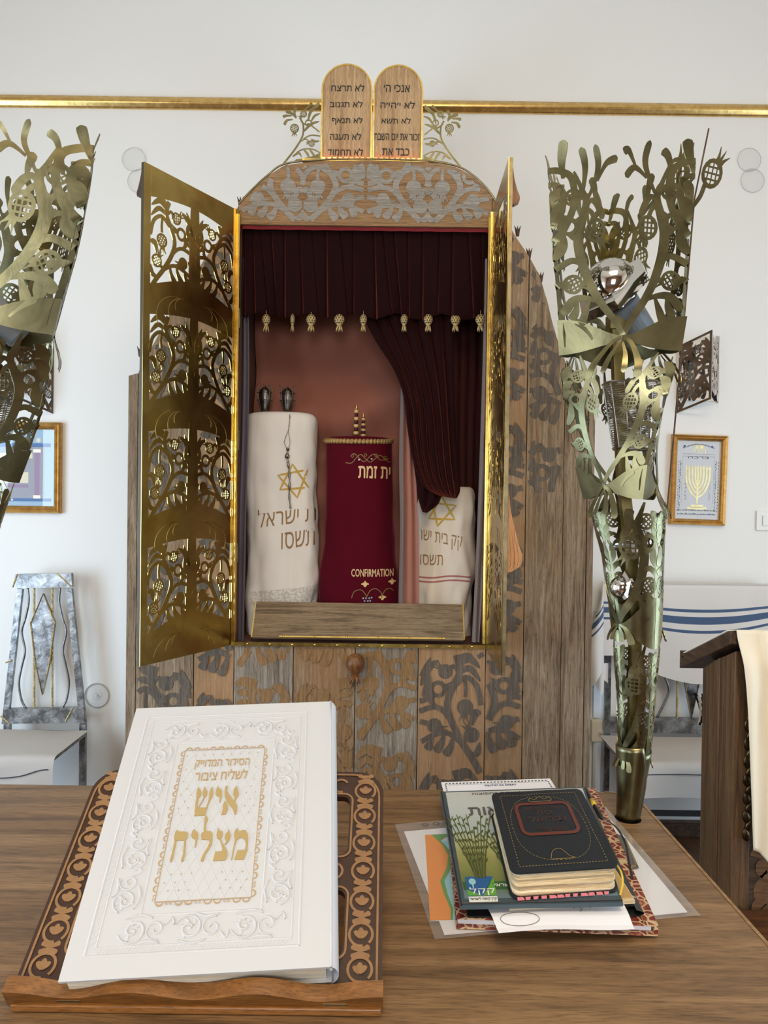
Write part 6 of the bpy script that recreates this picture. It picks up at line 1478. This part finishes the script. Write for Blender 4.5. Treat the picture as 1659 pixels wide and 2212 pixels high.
# worn black prayer book
za_, zb_2 = z9+.0016, z9+.048
pb_ = thing('worn_prayer_book', 'thick worn black leather prayer book with red framed cover on top of the pile', 'book', PZ(1210, 1820, za_))
pq = [(1060, 1713), (1254, 1703), (1340, 1872), (1104, 1887)]; fp_ = bil(pq, zb_2)
cr2 = slot(0, 1, 0, 1, .07)
m = MB(); m.prism(cr2, fp_, -.0028, 0); m.build('front_cover', M['leather'], pb_)
m = MB(); m.prism(cr2, fp_, -.0464, -.0436, 0); m.build('back_cover', [M['leather']], pb_)
m = MB()
for i in range(12): u = .06+i*.072; m.prism([(u, -.012), (u+random.uniform(.03, .07), -.012), (u+.05, .004), (u, .004)], fp_, -.0462, -.0434)
m.build('scuffed_pink_edge', M['pinkedge'], pb_)
m = MB(); n = 40
def blk(u, v):
    c_ = cr2; k = u*len(c_); i = int(k) % len(c_); f_ = k-int(k); p = c_[i]; q_ = c_[(i+1) % len(c_)]; x, y = lerp(p[0], q_[0], f_), lerp(p[1], q_[1], f_)
    s = .955+.012*math.sin(v*19)+.006*noise.noise(V((u*30, v*9, 0)))
    return fp_(.5+(x-.5)*s, .5+(y-.5)*s-.008, lerp(-.0435, -.0029, v))
m.grid(blk, 96, 14, cu=True); m.build('page_block', M['oldpages'], pb_)
def dashes(pts, w, mt='goldline', closed=True, gap=2):
    out_ = []
    for i in range(0, len(pts)-1, gap): out_.append(ribbon([pts[i], pts[i+1]], w))
    return out_
def add2(m_, sh, w, mt=0):
    for L, R, cl in sh: m_.strip(L, R, fp_, 0, mt, cl, None, .5, w)
m = MB(); rect_ = [(.09, .06), (.91, .06), (.91, .94), (.09, .94), (.09, .06)]; pts = []
for a, b in zip(rect_, rect_[1:]): pts += [(lerp(a[0], b[0], k/56), lerp(a[1], b[1], k/56)) for k in range(56)]
add2(m, dashes(pts, .007), .0003)
ov = [(.5+.37*math.copysign(abs(math.cos(q_))**.8, math.cos(q_)), .5+.40*math.copysign(abs(math.sin(q_))**.8, math.sin(q_))) for q_ in [2*PI*k/180 for k in range(181)]]
add2(m, dashes(ov, .006), .0003)
add2(m, [stroke([(.40, .885), (.38, .84), (.5, .83), (.62, .84), (.60, .885), (.55, .86), (.5, .90), (.45, .86), (.40, .885)], .006), stroke([(.40, .12), (.44, .20), (.52, .22), (.58, .14), (.62, .115), (.40, .115)], .005)], .0003)
m.build('gold_tooling', M['goldline'], pb_)
m = MB(); sq2 = slot(.22, .78, .40, .80, .07); add2(m, [ribbon([(.5+(x-.5)*1.0, .6+(y-.6)*1.0) for x, y in sq2], .036, True)], .0004)
m.build('red_frame', M['redfoil'], pb_)
for tx, a_, b_, c_, d_ in (('הגדה ותפילות', .30, .70, .72, .76), ('בית', .42, .58, .645, .70), ('גבריאל', .32, .70, .555, .625), ('נוסח ספרד', .36, .66, .435, .475)):
    m = MB(); fit(m, heb(tx), fp_, a_, b_, c_, d_, 0, .0004, .02); m.build('cover_lettering', M['redfoil2'], pb_)
m = MB(); m.tube(cr([tuple(fp_(.99, .12, -.010)), tuple(fp_(1.02, .03, -.014)), tuple(fp_(1.015, -.02, -.026)), tuple(fp_(.985, -.035, -.044))], 6), .0018, 6); m.build('yellow_ribbon_marker', M['yellow'], pb_)
# pen, thin ribbon
pn = thing('black_pen', 'black pen with a yellow band lying along the right side of the worn prayer book', 'pen', PZ(1285, 1740, z4+.003))
a, b = PZ(1263, 1703, z4+.010), PZ(1300, 1768, z4+.010)
m = MB(); m.tube([lerp(a, b, t_) for t_ in (0, .05, .5, .95, 1)], lambda s: .0055 if .04 < s < .96 else .003, 10); m.build('barrel', M['binder'], pn, smooth=True)
m = MB(); m.tube([lerp(a, b, .42), lerp(a, b, .62)], .0060, 10); m.build('yellow_band', M['yellow'], pn, smooth=True)
m = MB(); rp = [PZ(1298, 1764, z4+.012), PZ(1330, 1786, z4+.016), PZ(1350, 1820, z4+.010), PZ(1358, 1860, z1+.004), PZ(1366, 1898, z1+.004)]
L, R, c_ = ribbon(cr([(p.x, p.y) for p in rp], 6), .0045); zz_ = cr([(p.z, 0) for p in rp], 6)
m.add([V((p[0], p[1], zz_[i][0])) for i, p in enumerate(L)]+[V((p[0], p[1], zz_[i][0])) for i, p in enumerate(R)], [(i, i+1, len(L)+i+1, len(L)+i) for i in range(len(L)-1)])
m.build('ribbon', M['binder'], pn, solid=.0005)
